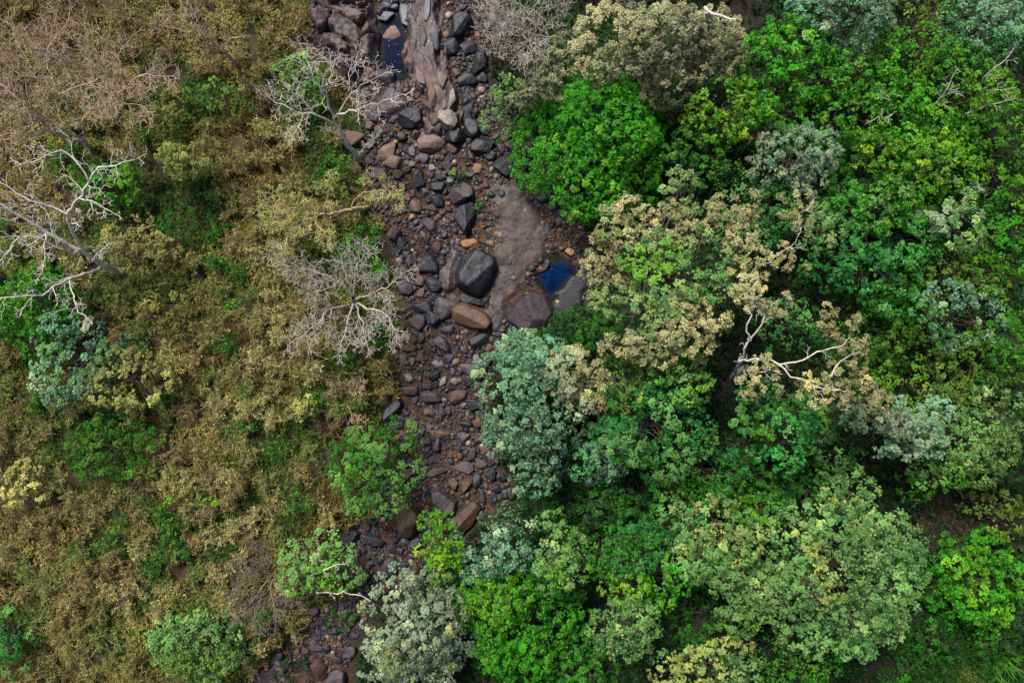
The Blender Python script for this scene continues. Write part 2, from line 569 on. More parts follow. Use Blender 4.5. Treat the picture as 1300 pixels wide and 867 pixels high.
# ------------------------------------------------------------------ rocks
ICO = {}
def ico(n):
    if n not in ICO:
        bm = bmesh.new()
        bmesh.ops.create_icosphere(bm, subdivisions=n, radius=1)
        bm.verts.ensure_lookup_table()
        ICO[n] = (np.array([v.co[:] for v in bm.verts]), np.array([[v.index for v in f.verts] for f in bm.faces]))
        bm.free()
    return ICO[n]

def rock_shape(n, sx, sy, sz, seed, angular=0.6):
    rg = np.random.default_rng(seed)
    d, f = ico(n)
    npl = int(8 + 9 * (1 - angular))
    nn = nrm(rg.normal(size=(npl, 3)))
    dist = rg.uniform(0.62, 1.0, npl)
    nn = np.concatenate([nn, nrm(np.array([[rg.uniform(-.3, .3), rg.uniform(-.3, .3), 1]]))])
    dist = np.append(dist, rg.uniform(0.62, 0.85))
    p = 6 + 26 * angular ** 1.5
    q = np.maximum(d @ nn.T, 1e-3) / dist
    r = (q ** p).sum(1) ** (-1 / p)
    r = np.clip(r, 0.5, 1.35)
    v = d * r[:, None]
    v = v / np.abs(v[:, :2]).max(0).mean()
    off = rg.uniform(0, 50, 3)
    v = v + d * ((fbm(v * 1.7 + off, seed % 97, 4) - 0.5) * 0.16)[:, None]
    if n >= 4:
        v = v + d * ((fbm(v * 7 + off, seed % 89, 3) - 0.5) * 0.07)[:, None]
    return v * np.array([sx, sy, sz]), f

rocks = []      # px, py, w, h, angle, colour, label (None: made below)
def rk(px, py, w_, h_, ang, c, label=None, ang_=0.6):
    rocks.append(dict(px=px, py=py, w=w_, h=h_, a=ang, c=c, label=label, ang=ang_))
# the ones large enough to point at
rk(603, 346, 50, 58, 12, 'black', 'big angular black boulder with pale cracks, lying against the flat bedrock slab', 0.85)
rk(675, 399, 58, 52, -25, 'purple', 'big faceted purplish grey boulder under the bright blue pool and against the teal tree', 0.8)
rk(597, 404, 54, 26, -22, 'brown', 'long brown boulder lying under the big cracked black boulder', 0.5)
rk(590, 276, 26, 42, 10, 'black', 'tall jagged black boulder between the purple boulder and the pointed tan rock', 0.9)
rk(586, 247, 34, 28, 30, 'purple', 'rounded purplish boulder directly below the small green stream bush', 0.4)
rk(598, 309, 23, 14, -5, 'tan', 'pointed tan rock resting on top of the big cracked black boulder edge', 0.8)
rk(602, 381, 32, 14, -8, 'black', 'flat black rock wedged under the lower edge of the cracked boulder', 0.6)
rk(607, 213, 16, 12, 20, 'tan', 'small orange tan stone near the top of the flat bedrock slab', 0.5)
rk(545, 182, 36, 27, 0, 'pink', 'flat orange brown rock with a white crusted rim below the pale outcrop', 0.3)
rk(571, 154, 24, 30, 10, 'white', 'white crusted rock at the foot of the pale streaked outcrop', 0.6)
rk(497, 42, 32, 22, -8, 'pink', 'tan boulder standing in the dark blue pool', 0.5)
rk(584, 33, 28, 36, 15, 'black', 'large dark boulder at the top beside the pale outcrop', 0.7)
rk(572, 56, 28, 21, 0, 'black', 'rounded black boulder touching the pale outcrop', 0.4)
rk(595, 60, 22, 17, 0, 'black', 'black boulder wedged beside the rounded black boulder at the outcrop', 0.5)
rk(609, 76, 19, 30, -5, 'black', 'tall black boulder under the bare grey tree', 0.5)
rk(592, 101, 22, 17, 10, 'black', 'oval black boulder above the blue black wet slab', 0.5)
rk(520, 150, 31, 25, 0, 'black', 'block shaped black boulder on the scrub side of the pale outcrop', 0.8)
rk(491, 193, 28, 18, 20, 'pink', 'pinkish rounded boulder below the bleached forked tree', 0.4)
rk(499, 204, 28, 19, 15, 'pink', 'brown pink boulder touching the pinkish rounded boulder', 0.4)
rk(577, 170, 26, 26, 0, 'black', 'black boulder directly under the white crusted rock', 0.7)
rk(614, 188, 32, 25, 10, 'black', 'wide black boulder above the small orange tan stone', 0.8)
rk(660, 187, 36, 28, -15, 'black', 'big black boulder half under the bright green tufted tree', 0.8)
rk(639, 211, 24, 26, 0, 'black', 'squarish black boulder at the top corner of the flat bedrock slab', 0.8)
rk(690, 211, 32, 15, -15, 'black', 'flat black rock beside the bright green tufted tree', 0.7)
rk(529, 261, 18, 16, 20, 'pink', 'pale pink stone among dark rocks near the twiggy yellow tree', 0.8)
rk(497, 131, 40, 34, 30, 'purple', 'broad purple slab under the outer twigs of the bleached forked tree', 0.6)
rk(463, 97, 28, 22, 10, 'pink', 'pink slab below the lumpy brown outcrop', 0.6)
rk(486, 96, 30, 25, 0, 'purple', 'purple grey rock at the lower end of the dark pool', 0.5)
rk(444, 176, 38, 24, 20, 'brown', 'brown boulder at the foot of the bleached forked tree', 0.4)
rk(517, 657, 34, 44, 10, 'brown', 'large smooth dark brown boulder below the round green streamside tree', 0.35)
rk(562, 639, 30, 30, 0, 'purple', 'broad grey boulder with a flat top above the bright lime tree', 0.7)
rk(584, 656, 44, 26, 32, 'brown', 'long brown slab boulder touching the bright lime tree', 0.7)
rk(542, 663, 20, 29, 10, 'black', 'dark upright boulder between the smooth brown one and the grey one', 0.5)
rk(447, 680, 28, 28, 0, 'black', 'big black boulder half under the round green streamside tree', 0.4)
rk(474, 686, 28, 17, -12, 'black', 'flat black boulder beside the round green streamside tree', 0.5)
rk(495, 722, 25, 29, 15, 'black', 'wide black boulder between the lime shrub tree and the silver tree', 0.7)
rk(527, 691, 21, 20, 0, 'black', 'dark boulder in the gap beside the bright lime tree', 0.6)
rk(403, 849, 26, 27, 0, 'brown', 'smooth round brown boulder near the silver tree at the lower end', 0.25)
rk(380, 861, 28, 24, 0, 'brown', 'rusty brown boulder at the very bottom of the stream bed', 0.3)
rk(427, 862, 24, 24, 0, 'purple', 'purplish boulder partly under the silver tree at the bottom', 0.5)
rk(497, 521, 34, 22, 35, 'black', 'big black block on the scrub bank above the round green streamside tree', 0.85)
rk(603, 470, 38, 20, -35, 'purple', 'long purple boulder pointing under the teal tree', 0.7)
rk(604, 432, 30, 20, 25, 'black', 'long black slab at the upper edge of the teal tree', 0.7)
rk(562, 436, 26, 15, -40, 'black', 'long slanting black boulder below the long brown boulder', 0.6)
rk(565, 390, 26, 27, 20, 'purple', 'smooth purple boulder on the scrub side of the long brown boulder', 0.4)
rk(563, 484, 9, 14, -10, 'white', 'white stone in mid stream beside the teal tree', 0.6)
rk(577, 484, 12, 8, 30, 'white', 'second white stone in mid stream, nearer the teal tree', 0.6)
rk(513, 22, 14, 30, 5, 'grey', 'upright pale grey rock between the pool and the pale outcrop', 0.6)
rk(488, 20, 20, 16, 0, 'grey', 'pale grey rock at the top end of the dark pool', 0.5)
nbig = len(rocks)
for q in [(547,285,26,18,-10,'purple'),(554,256,19,18,0,'black'),(546,265,16,12,0,'brown'),(554,236,19,15,10,'black'),(530,225,17,27,0,'black'),
          (501,298,18,19,20,'purple'),(510,308,15,14,0,'black'),(545,334,24,29,-15,'black'),(520,331,15,19,0,'purple'),(553,314,13,14,0,'brown'),
          (550,361,20,20,0,'black'),(553,376,16,11,0,'black'),(513,367,19,18,0,'purple'),(534,358,14,16,0,'brown'),(534,371,12,11,0,'brown'),
          (537,390,23,18,0,'black'),(529,410,23,19,0,'purple'),(551,404,20,20,0,'black'),(570,420,18,14,0,'black'),(578,380,16,16,0,'purple'),
          (689,253,13,10,0,'black'),(523,193,12,18,0,'grey'),(536,199,14,16,0,'grey'),(597,163,22,20,0,'black'),(615,163,12,21,0,'black'),
          (592,149,18,14,0,'black'),(620,197,17,12,0,'black'),(636,190,10,17,0,'black'),(519,442,18,13,0,'brown'),(521,433,16,9,15,'purple'),
          (511,457,11,19,0,'purple'),(618,456,17,17,0,'black'),(555,462,13,11,0,'grey'),(570,453,13,12,0,'black'),(578,460,9,13,-20,'black'),
          (519,480,13,13,0,'grey'),(550,477,13,15,-30,'black'),(594,482,13,16,0,'black'),(519,495,21,17,10,'purple'),(541,491,16,10,0,'black'),
          (547,505,23,16,-20,'purple'),(582,503,20,20,0,'brown'),(603,513,23,19,0,'black'),(545,523,15,12,0,'brown'),(559,526,9,21,0,'black'),
          (558,551,28,9,0,'brown'),(588,555,18,17,20,'purple'),(590,538,16,12,10,'black'),(570,523,10,12,0,'black'),(607,537,17,16,0,'brown'),
          (592,546,10,10,0,'black'),(599,579,13,18,-20,'purple'),(590,595,26,18,-10,'purple'),(591,615,21,17,40,'brown'),(606,610,12,21,10,'black'),
          (622,602,15,15,0,'black'),(558,598,26,10,15,'brown'),(576,615,15,14,0,'brown'),(534,547,9,10,0,'purple'),(542,559,15,10,0,'black'),
          (559,657,11,10,0,'grey'),(496,695,14,17,0,'purple'),(520,730,15,18,20,'purple'),(513,717,12,10,20,'black'),(528,722,10,15,0,'brown'),
          (476,752,16,14,0,'purple'),(491,745,12,14,0,'brown'),(402,820,18,13,-20,'purple'),(422,832,9,9,0,'brown'),(403,803,8,9,0,'purple'),
          (425,800,14,14,0,'black'),(415,823,14,12,0,'black'),(395,776,16,14,0,'purple'),(491,6,10,7,0,'grey'),(500,9,9,7,0,'grey'),
          (503,20,10,9,0,'grey'),(540,170,8,8,0,'white'),(528,185,9,8,0,'grey'),(596,180,9,8,0,'black'),(475,142,22,20,0,'purple'),
          (465,122,16,14,0,'purple'),(482,168,20,16,20,'purple'),(470,160,13,16,0,'brown'),(510,172,16,14,0,'black'),(500,150,14,18,0,'purple'),
          (560,225,13,10,0,'black'),(540,243,9,9,0,'grey'),(570,230,11,11,0,'grey'),(567,210,12,14,0,'purple'),(548,212,10,10,0,'white'),
          (720,262,10,8,0,'black'),(712,275,9,7,0,'grey'),(724,320,12,9,-15,'tan'),(686,340,6,6,0,'tan'),(560,271,9,9,0,'purple'),(522,276,8,7,0,'tan'),
          (532,290,14,8,50,'black'),(515,215,12,10,0,'black'),(505,222,13,12,0,'brown'),(480,222,26,15,0,'purple'),(604,455,9,8,0,'grey'),(590,445,10,9,0,'purple'),
          (612,590,16,12,0,'purple'),(630,620,14,12,0,'black'),(638,605,12,12,0,'black'),(600,640,15,12,0,'brown'),(612,632,12,14,0,'purple')]:
    rk(*q, ang_=random.choice([0.45, 0.6, 0.7, 0.85]))

# broken ribs lying along the pale outcrop
for q in [(528,20,9,30,8,'purple'),(543,14,10,34,-8,'grey'),(538,52,9,32,12,'purple'),(553,48,10,30,6,'grey'),(526,66,9,26,-4,'purple'),(546,86,11,30,14,'pink'),
          (561,74,8,24,4,'purple'),(535,100,12,26,18,'pink'),(562,106,13,24,-6,'pink'),(550,124,14,26,10,'brown'),(575,128,10,22,0,'white'),(552,152,16,20,-10,'brown'),(565,138,9,18,12,'pink'),(532,30,7,18,20,'grey')]:
    rk(*q, ang_=0.95)
# fill the rest of the bed with stones
def free_at(px, py, r):
    for q in rocks:
        rr = 0.5 * (q['w'] + q['h']) / 2
        if (px - q['px']) ** 2 + (py - q['py']) ** 2 < (0.86 * (r + rr)) ** 2:
            return False
    return True
BED = [p for p in LB] + [p for p in RB[::-1]]
BED_SMALL = np.array(BED, float)
NOROCK = [np.array(p, float) for p in (
    [(619, 222), (672, 222), (708, 288), (712, 330), (735, 340), (755, 345), (745, 395), (705, 408), (650, 410), (612, 430), (618, 300)],
    [(516, -10), (562, -10), (568, 90), (586, 131), (575, 172), (530, 176), (538, 146), (514, 105), (482, 95), (478, 20)],
    [(385, -20), (480, -20), (482, 92), (446, 112), (400, 60)],
    [(655, 225), (760, 225), (760, 330), (700, 320), (680, 260)])]
tries = 0
rr_ = random.Random(5)
sizes = sorted([max(5.5, min(17, rr_.lognormvariate(2.13, 0.3))) for _ in range(262)], reverse=True)
for s in sizes:
    for _ in range(400):
        px, py = rr_.uniform(325, 750), rr_.uniform(2, 866)
        if not inpoly(np.array(px), np.array(py), BED_SMALL):
            continue
        if any(inpoly(np.array(px), np.array(py), b_) for b_ in NOROCK):
            continue
        if free_at(px, py, s / 2):
            asp = rr_.uniform(0.62, 1.0)
            c = rr_.choices(['black', 'purple', 'brown', 'grey', 'pink', 'tan'], [44, 26, 20, 6, 2, 2] if py < 560 else [38, 24, 34, 4, 0, 0])[0]
            rk(px, py, s, s * asp, rr_.uniform(0, 180), c, None, rr_.choice([0.5, 0.7, 0.85, 1.0]))
            break

# boulders whose outline can be read off: corner points in photo pixels, then the slopes of their upper faces
OUTLINE = {
    (603, 346): ([(580, 345), (588, 325), (606, 317), (626, 326), (630, 337), (623, 355), (607, 375), (581, 360)], [(0.05, 0.10, 1, .62), (-.55, .5, .8, .8), (.5, -.45, .75, .72)]),
    (675, 399): ([(645, 404), (657, 383), (676, 371), (692, 376), (702, 398), (687, 427), (668, 423)], [(-.5, -.05, .86, .52), (.25, .18, .95, .56), (.2, -.5, .8, .7)]),
    (597, 404): ([(573, 393), (580, 387), (590, 385), (616, 397), (624, 408), (618, 419), (600, 417), (578, 409)], [(.1, .35, .93, .72), (-.3, -.5, .8, .8)]),
    (590, 276): ([(577, 275), (583, 262), (600, 257), (603, 272), (596, 290), (592, 300), (584, 289)], [(-.5, .1, .85, .7), (.5, .2, .8, .7)]),
    (586, 247): ([(571, 250), (573, 240), (588, 231), (600, 238), (602, 248), (590, 256), (576, 259)], [(.1, .3, .95, .78), (-.4, -.4, .8, .8)]),
    (584, 656): ([(560, 669), (601, 635), (611, 644), (598, 668), (588, 677), (562, 676)], [(-.35, .35, .87, .62), (.4, -.3, .85, .66)]),
    (562, 639): ([(548, 625), (557, 622), (579, 637), (577, 651), (561, 655), (551, 651)], [(.1, .2, .97, .7), (-.4, -.5, .75, .85)]),
    (517, 657): ([(500, 640), (513, 635), (530, 651), (533, 664), (523, 682), (511, 682), (502, 671)], [(.2, .25, .95, .75), (-.45, .0, .85, .78), (.3, -.5, .8, .85)]),
    (520, 150): ([(505, 145), (516, 137), (534, 138), (537, 154), (525, 163), (508, 161)], [(.1, .2, .97, .8), (-.3, -.5, .8, .9)]),
    (497, 521): ([(484, 530), (490, 517), (505, 505), (511, 511), (508, 521), (496, 533), (488, 538)], [(-.25, .3, .92, .75), (.4, -.5, .75, .8)]),
    (584, 33): ([(574, 23), (584, 16), (595, 18), (599, 26), (591, 41), (581, 51), (572, 48)], [(-.2, .3, .93, .78), (.5, -.2, .8, .8)]),
}
def outlined_rock(pts, tops, hz, seed):
    rg = np.random.default_rng(seed)
    c = np.mean(pts, 0)
    q = (np.array(pts, float) - c) * np.array([K, -K])
    d, f = ico(5)
    nn, ds = [], []
    for i in range(len(q)):
        a, b = q[i], q[(i + 1) % len(q)]
        e = b - a
        n2 = np.array([e[1], -e[0]]) / np.hypot(*e)
        dist = n2 @ a
        if dist < 0:
            n2, dist = -n2, -dist
        t = rg.uniform(0.05, 0.4)
        n3 = np.array([n2[0], n2[1], t])
        l = np.linalg.norm(n3)
        nn.append(n3 / l)
        ds.append(dist / l)
    for (x, y, z, k) in tops:
        n3 = np.array([x, y, z])
        nn.append(n3 / np.linalg.norm(n3))
        ds.append(k * hz)
    nn.append([0, 0, -1])
    ds.append(hz * 0.9)
    qv = np.maximum(d @ np.array(nn).T, 1e-3) / np.array(ds)
    r = (qv ** 64).sum(1) ** (-1 / 64) * 1.04
    v = d * r[:, None]
    off = rg.uniform(0, 50, 3)
    v = v + d * ((fbm(v * 1.6 + off, seed % 97, 4) - 0.5) * 0.10 * hz / 0.7)[:, None]
    v = v + d * ((fbm(v * 6 + off, seed % 89, 3) - 0.5) * 0.05)[:, None]
    return v, f, c

LAND = [(603, 346, 'big cracked black boulder'), (705, 352, 'bright blue pool'), (500, 66, 'dark blue pool'), (560, 100, 'pale streaked outcrop'),
        (545, 182, 'white rimmed rock'), (583, 221, 'green stream bush'), (665, 290, 'flat bedrock slab'), (597, 404, 'long brown boulder'),
        (570, 484, 'white stones'), (497, 521, 'black bank block'), (562, 639, 'broad grey boulder'),
        (495, 722, 'wide black boulder'), (403, 849, 'smooth brown boulder'), (495, 199, 'two pinkish boulders'), (558, 570, 'flat brown stone')]
ORD = ['first', 'second', 'third', 'fourth', 'fifth', 'sixth', 'seventh', 'eighth', 'ninth', 'tenth', 'eleventh', 'twelfth', 'thirteenth', 'fourteenth', 'fifteenth',
       'sixteenth', 'seventeenth', 'eighteenth', 'nineteenth', 'twentieth']
CW = {'black': 'black', 'purple': 'purplish grey', 'brown': 'brown', 'grey': 'blue grey', 'pink': 'pinkish', 'tan': 'tan', 'white': 'whitish'}
def relate(items, land, sides, desc):
    """items: dicts with px, py; gives each its own label by kind, landmark, side and order outwards"""
    cell = {}
    for q in items:
        d = [(math.hypot(q['px'] - x, q['py'] - y), i) for i, (x, y, _) in enumerate(land)]
        dist, i = min(d)
        dx, dy = q['px'] - land[i][0], q['py'] - land[i][1]
        if abs(dx) > abs(dy):
            side = sides[1] if dx > 0 else sides[0]
        else:
            side = sides[3] if dy > 0 else sides[2]
        cell.setdefault((desc(q), i, side), []).append((dist, q))
    for (ds, i, side), lst in cell.items():
        lst.sort(key=lambda e: e[0])
        for k, (_, q) in enumerate(lst):
            pre = '' if len(lst) == 1 else ORD[k] + ' '
            q['label'] = f"{pre}{ds} {side.format(land[i][2])}" 
def rdesc(q):
    big = max(q['w'], q['h'])
    s = 'large' if big > 18 else 'middling' if big > 12 else 'small' if big > 8.5 else 'very small'
    shape = 'long ' if big / min(q['w'], q['h']) > 1.45 else ''
    sharp = 'angular' if q['ang'] >= 0.7 else 'rounded'
    return f"{s} {shape}{sharp} {CW[q['c']].split()[0] if shape and len(CW[q['c']].split()) > 1 else CW[q['c']]} stone"
relate([q for q in rocks if q['label'] is None], LAND,
       ['on the scrub side of the {}', 'on the forest side of the {}', 'above the {}', 'below the {}'], rdesc)

for i, q in enumerate(rocks):
    big = max(q['w'], q['h'])
    n = 5 if big > 24 else 4 if big > 10 else 3
    hz = 0.42 * min(q['w'], q['h']) * K * random.uniform(0.75, 1.1) + 0.03
    if big > 40:
        hz *= 1.35
    base = G(q['px'], q['py'], hz * 0.5)
    for lo, hi, st, Zs in SHEETS:
        if lo[0] < base[0] < hi[0] and lo[1] < base[1] < hi[1]:
            zs = Zs[min(int((base[1] - lo[1]) / st), Zs.shape[0] - 1), min(int((base[0] - lo[0]) / st), Zs.shape[1] - 1)]
            base[2] = max(base[2], zs - 0.08)
    v, f = rock_shape(n, q['w'] / 2 * K * 1.12, q['h'] / 2 * K * 1.12, hz, 100 + i * 7, q['ang'])
    if (q['px'], q['py']) in OUTLINE:
        pts, tops = OUTLINE[(q['px'], q['py'])]
        hz = max(hz, 0.45 if big > 40 else 0.3)
        v, f, c = outlined_rock(pts, tops, hz, 300 + i)
        base = G(c[0], c[1], hz * 0.5)
        q['a'] = 0
    a = math.radians(q['a'])
    ca, sa = math.cos(a), math.sin(a)
    v = np.stack([v[:, 0] * ca - v[:, 1] * sa, v[:, 0] * sa + v[:, 1] * ca, v[:, 2]], -1)
    me_n = 'boulder' if big > 18 else 'river_stone'
    o = mesh_np(me_n, v, f, ROCK[q['c']], smooth_=True)
    o.location = (float(base[0]), float(base[1]), float(base[2] + hz * (0.38 if big > 18 else 0.3)))
    tag(o, q['label'], 'boulder' if big > 18 else 'stone', 'boulders in the stream bed' if big > 18 else 'stones in the stream bed')

# rubble too small and too many to count
def rubble():
    rg = np.random.default_rng(78)
    w = scatter_bed(4600, rg)
    ok = np.ones(len(w), bool)
    for poly, lv in POOLS_W:
        ok &= sdpoly(w[:, 0], w[:, 1], poly) < -0.3
    w = w[ok & (fbm(np.c_[w, 0 * w[:, 0]] * 0.6, 66) > 0.36)]
    protos = [rock_shape(3, 1, rg.uniform(.6, 1), rg.uniform(.45, .75), 5000 + i, rg.choice([0.5, 0.7, 0.9])) for i in range(30)]
    f = protos[0][1]
    pal = lin(np.array([(22, 24, 31), (34, 36, 45), (54, 48, 54), (70, 52, 42), (74, 70, 76), (46, 40, 42)]))
    V, Cc = [], []
    z = ground_z(w[:, 0], w[:, 1])
    for i in range(len(w)):
        v = protos[rg.integers(30)][0] * np.clip(rg.lognormal(-2.2, 0.33), 0.06, 0.19)
        a = rg.uniform(0, 6.28)
        c, s_ = math.cos(a), math.sin(a)
        v = np.stack([v[:, 0] * c - v[:, 1] * s_, v[:, 0] * s_ + v[:, 1] * c, v[:, 2]], -1)
        V.append(v + np.array([w[i, 0], w[i, 1], z[i] + 0.02]))
        Cc.append(np.tile(pal[rg.choice(6, p=[.28, .26, .16, .12, .06, .12])] * rg.uniform(.7, 1.3), (len(v), 1)))
    n = len(w)
    F = (f[None] + (np.arange(n) * len(protos[0][0]))[:, None, None]).reshape(-1, 3)
    o = mesh_np('rubble', np.concatenate(V), F, PEBBLE, cols=np.concatenate(Cc), smooth_=True)
    tag(o, 'broken dark rubble packed between the stream boulders', 'rubble', kind='stuff')

# gravel and pebbles
def scatter_bed(n, rg):
    out = []
    while len(out) < n:
        x = rg.uniform(310, 765, n)
        y = rg.uniform(-30, 900, n)
        ok = inpoly(x, y, BED_SMALL)
        out.extend(zip(x[ok], y[ok]))
    pts = np.array(out[:n])
    w = np.stack([(pts[:, 0] - 650) * K, (433.5 - pts[:, 1]) * K], -1)
    return w
def pebbles():
    rg = np.random.default_rng(77)
    n = 16000
    w = scatter_bed(n, rg)
    keep = fbm(np.c_[w, 0 * w[:, 0]] * 0.8, 61) > 0.38
    w = w[keep]
    ok = np.ones(len(w), bool)
    for poly, lv in POOLS_W:
        ok &= sdpoly(w[:, 0], w[:, 1], poly) < -0.25
    w = w[ok]
    n = len(w)
    d, f = ico(2)
    s = np.clip(rg.lognormal(-3.0, 0.55, n), 0.018, 0.2)
    sc = s[:, None] * rg.uniform(0.6, 1.2, (n, 3)) * np.array([1, 1, 0.7])
    v = d[None] * sc[:, None, :] * rg.uniform(0.82, 1.15, (n, len(d)))[..., None]
    an = rg.uniform(0, 6.28, n)
    c, s_ = np.cos(an)[:, None], np.sin(an)[:, None]
    v = np.stack([v[..., 0] * c - v[..., 1] * s_, v[..., 0] * s_ + v[..., 1] * c, v[..., 2]], -1)
    z = ground_z(w[:, 0], w[:, 1])
    v = v + np.stack([w[:, 0], w[:, 1], z + s * 0.3], -1)[:, None, :]
    F = (f[None] + (np.arange(n) * len(d))[:, None, None]).reshape(-1, 3)
    pal = lin(np.array([(44, 44, 50), (60, 52, 52), (80, 62, 50), (106, 84, 62), (128, 112, 98), (70, 72, 80), (160, 150, 140)]))
    ci = rg.choice(len(pal), n, p=[0.3, 0.2, 0.22, 0.17, 0.04, 0.06, 0.01])
    cols = np.repeat(pal[ci] * rg.uniform(0.7, 1.25, (n, 1)), len(d), 0)
    o = mesh_np('gravel', v.reshape(-1, 3), F, PEBBLE, cols=cols)
    tag(o, 'loose gravel and pebbles strewn between the stream boulders', 'gravel', kind='stuff')
pebbles()
rubble()

# ------------------------------------------------------------------ leaves
def leaves_geo(base, d, axis, L, W, fold=0.18, droop=0.0):
    """one bent four-sided blade per leaf"""
    side = nrm(np.cross(axis, d))
    nrmv = nrm(np.cross(d, side))
    L, W = np.asarray(L)[:, None], np.asarray(W)[:, None]
    mid = base + d * L * 0.48 + nrmv * W * fold
    tip = base + d * L - axis * L * droop
    v = np.stack([base, mid - side * W * 0.5, tip, mid + side * W * 0.5], 1)
    return v

def build_leaves(name, base, d, axis, L, W, cols, mat, parent=None, origin=(0, 0, 0), fold=0.18, droop=0.1):
    v = leaves_geo(base, d, axis, L, W, fold, droop)
    n = len(base)
    f = np.arange(n * 4).reshape(n, 4)
    return mesh_np(name, v.reshape(-1, 3), f, mat, parent, np.repeat(cols, 4, 0), False, origin)

def basis(a):
    h = np.where(np.abs(a[:, 2:3]) < 0.9, np.array([[0, 0, 1.0]]), np.array([[1.0, 0, 0]]))
    t1 = nrm(np.cross(a, h))
    return t1, np.cross(a, t1)

SPEC = {   # leaf length, width, leaves per rosette, clump radius m, rosettes per clump, elevation range, gloss
    'mango': dict(L=0.125, W=0.050, m=9, cr=0.30, k=15, el=(0.0, 0.9), mat='g'),
    'fluffy': dict(L=0.095, W=0.046, m=9, cr=0.31, k=20, el=(-0.2, 1.0), mat='m'),
    'teak': dict(L=0.135, W=0.066, m=7, cr=0.27, k=13, el=(-0.1, 0.9), mat='m'),
    'fine': dict(L=0.085, W=0.044, m=8, cr=0.32, k=17, el=(-0.3, 0.9), mat='m'),
    'broad': dict(L=0.125, W=0.066, m=7, cr=0.35, k=15, el=(-0.2, 0.7), mat='g'),
    'dry': dict(L=0.10, W=0.052, m=6, cr=0.26, k=7, el=(-0.3, 0.9), mat='d'),
}
MATS = {'g': LEAF_GLOSSY, 'm': LEAF, 'd': LEAF_DRY}
PAL = {    # main, second, young growth (leaf colours)
    'bright': ((44, 128, 16), (26, 94, 14), (118, 178, 34)),
    'green': ((40, 108, 20), (26, 80, 20), (104, 158, 42)),
    'lime': ((82, 138, 22), (50, 110, 18), (146, 180, 44)),
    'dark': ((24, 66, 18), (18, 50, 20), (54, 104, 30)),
    'teal': ((92, 138, 106), (56, 104, 76), (176, 200, 148)),
    'silver': ((128, 146, 118), (94, 116, 94), (178, 186, 142)),
    'beige': ((156, 154, 112), (110, 120, 76), (188, 172, 116)),
    'greybeige': ((132, 136, 104), (94, 106, 78), (170, 162, 116)),
    'sage': ((96, 142, 74), (66, 114, 60), (160, 186, 110)),
    'olive': ((76, 110, 34), (52, 88, 28), (134, 144, 52)),
    'emerald': ((40, 118, 48), (26, 92, 38), (104, 164, 80)),
    'dry': ((122, 109, 57), (88, 79, 40), (162, 150, 84)),
    'straw': ((152, 148, 88), (112, 114, 60), (188, 182, 112)),
    'paleyellow': ((160, 168, 88), (120, 140, 68), (200, 192, 110)),
    'dryolive': ((108, 114, 50), (80, 88, 40), (152, 146, 78)),
    'brown': ((98, 82, 44), (72, 62, 32), (136, 120, 66)),
}

def thin(pts, dmin):
    keep, grid = [], {}
    for i, p in enumerate(pts):
        c = tuple((p // dmin).astype(int))
        ok = True
        for dx in (-1, 0, 1):
            for dy in (-1, 0, 1):
                for dz in (-1, 0, 1):
                    for j in grid.get((c[0] + dx, c[1] + dy, c[2] + dz), ()):
                        if ((pts[j] - p) ** 2).sum() < dmin * dmin:
                            ok = False
                            break
                    if not ok: break
                if not ok: break
            if not ok: break
        if ok:
            keep.append(i)
            grid.setdefault(c, []).append(i)
    return np.array(keep, int)

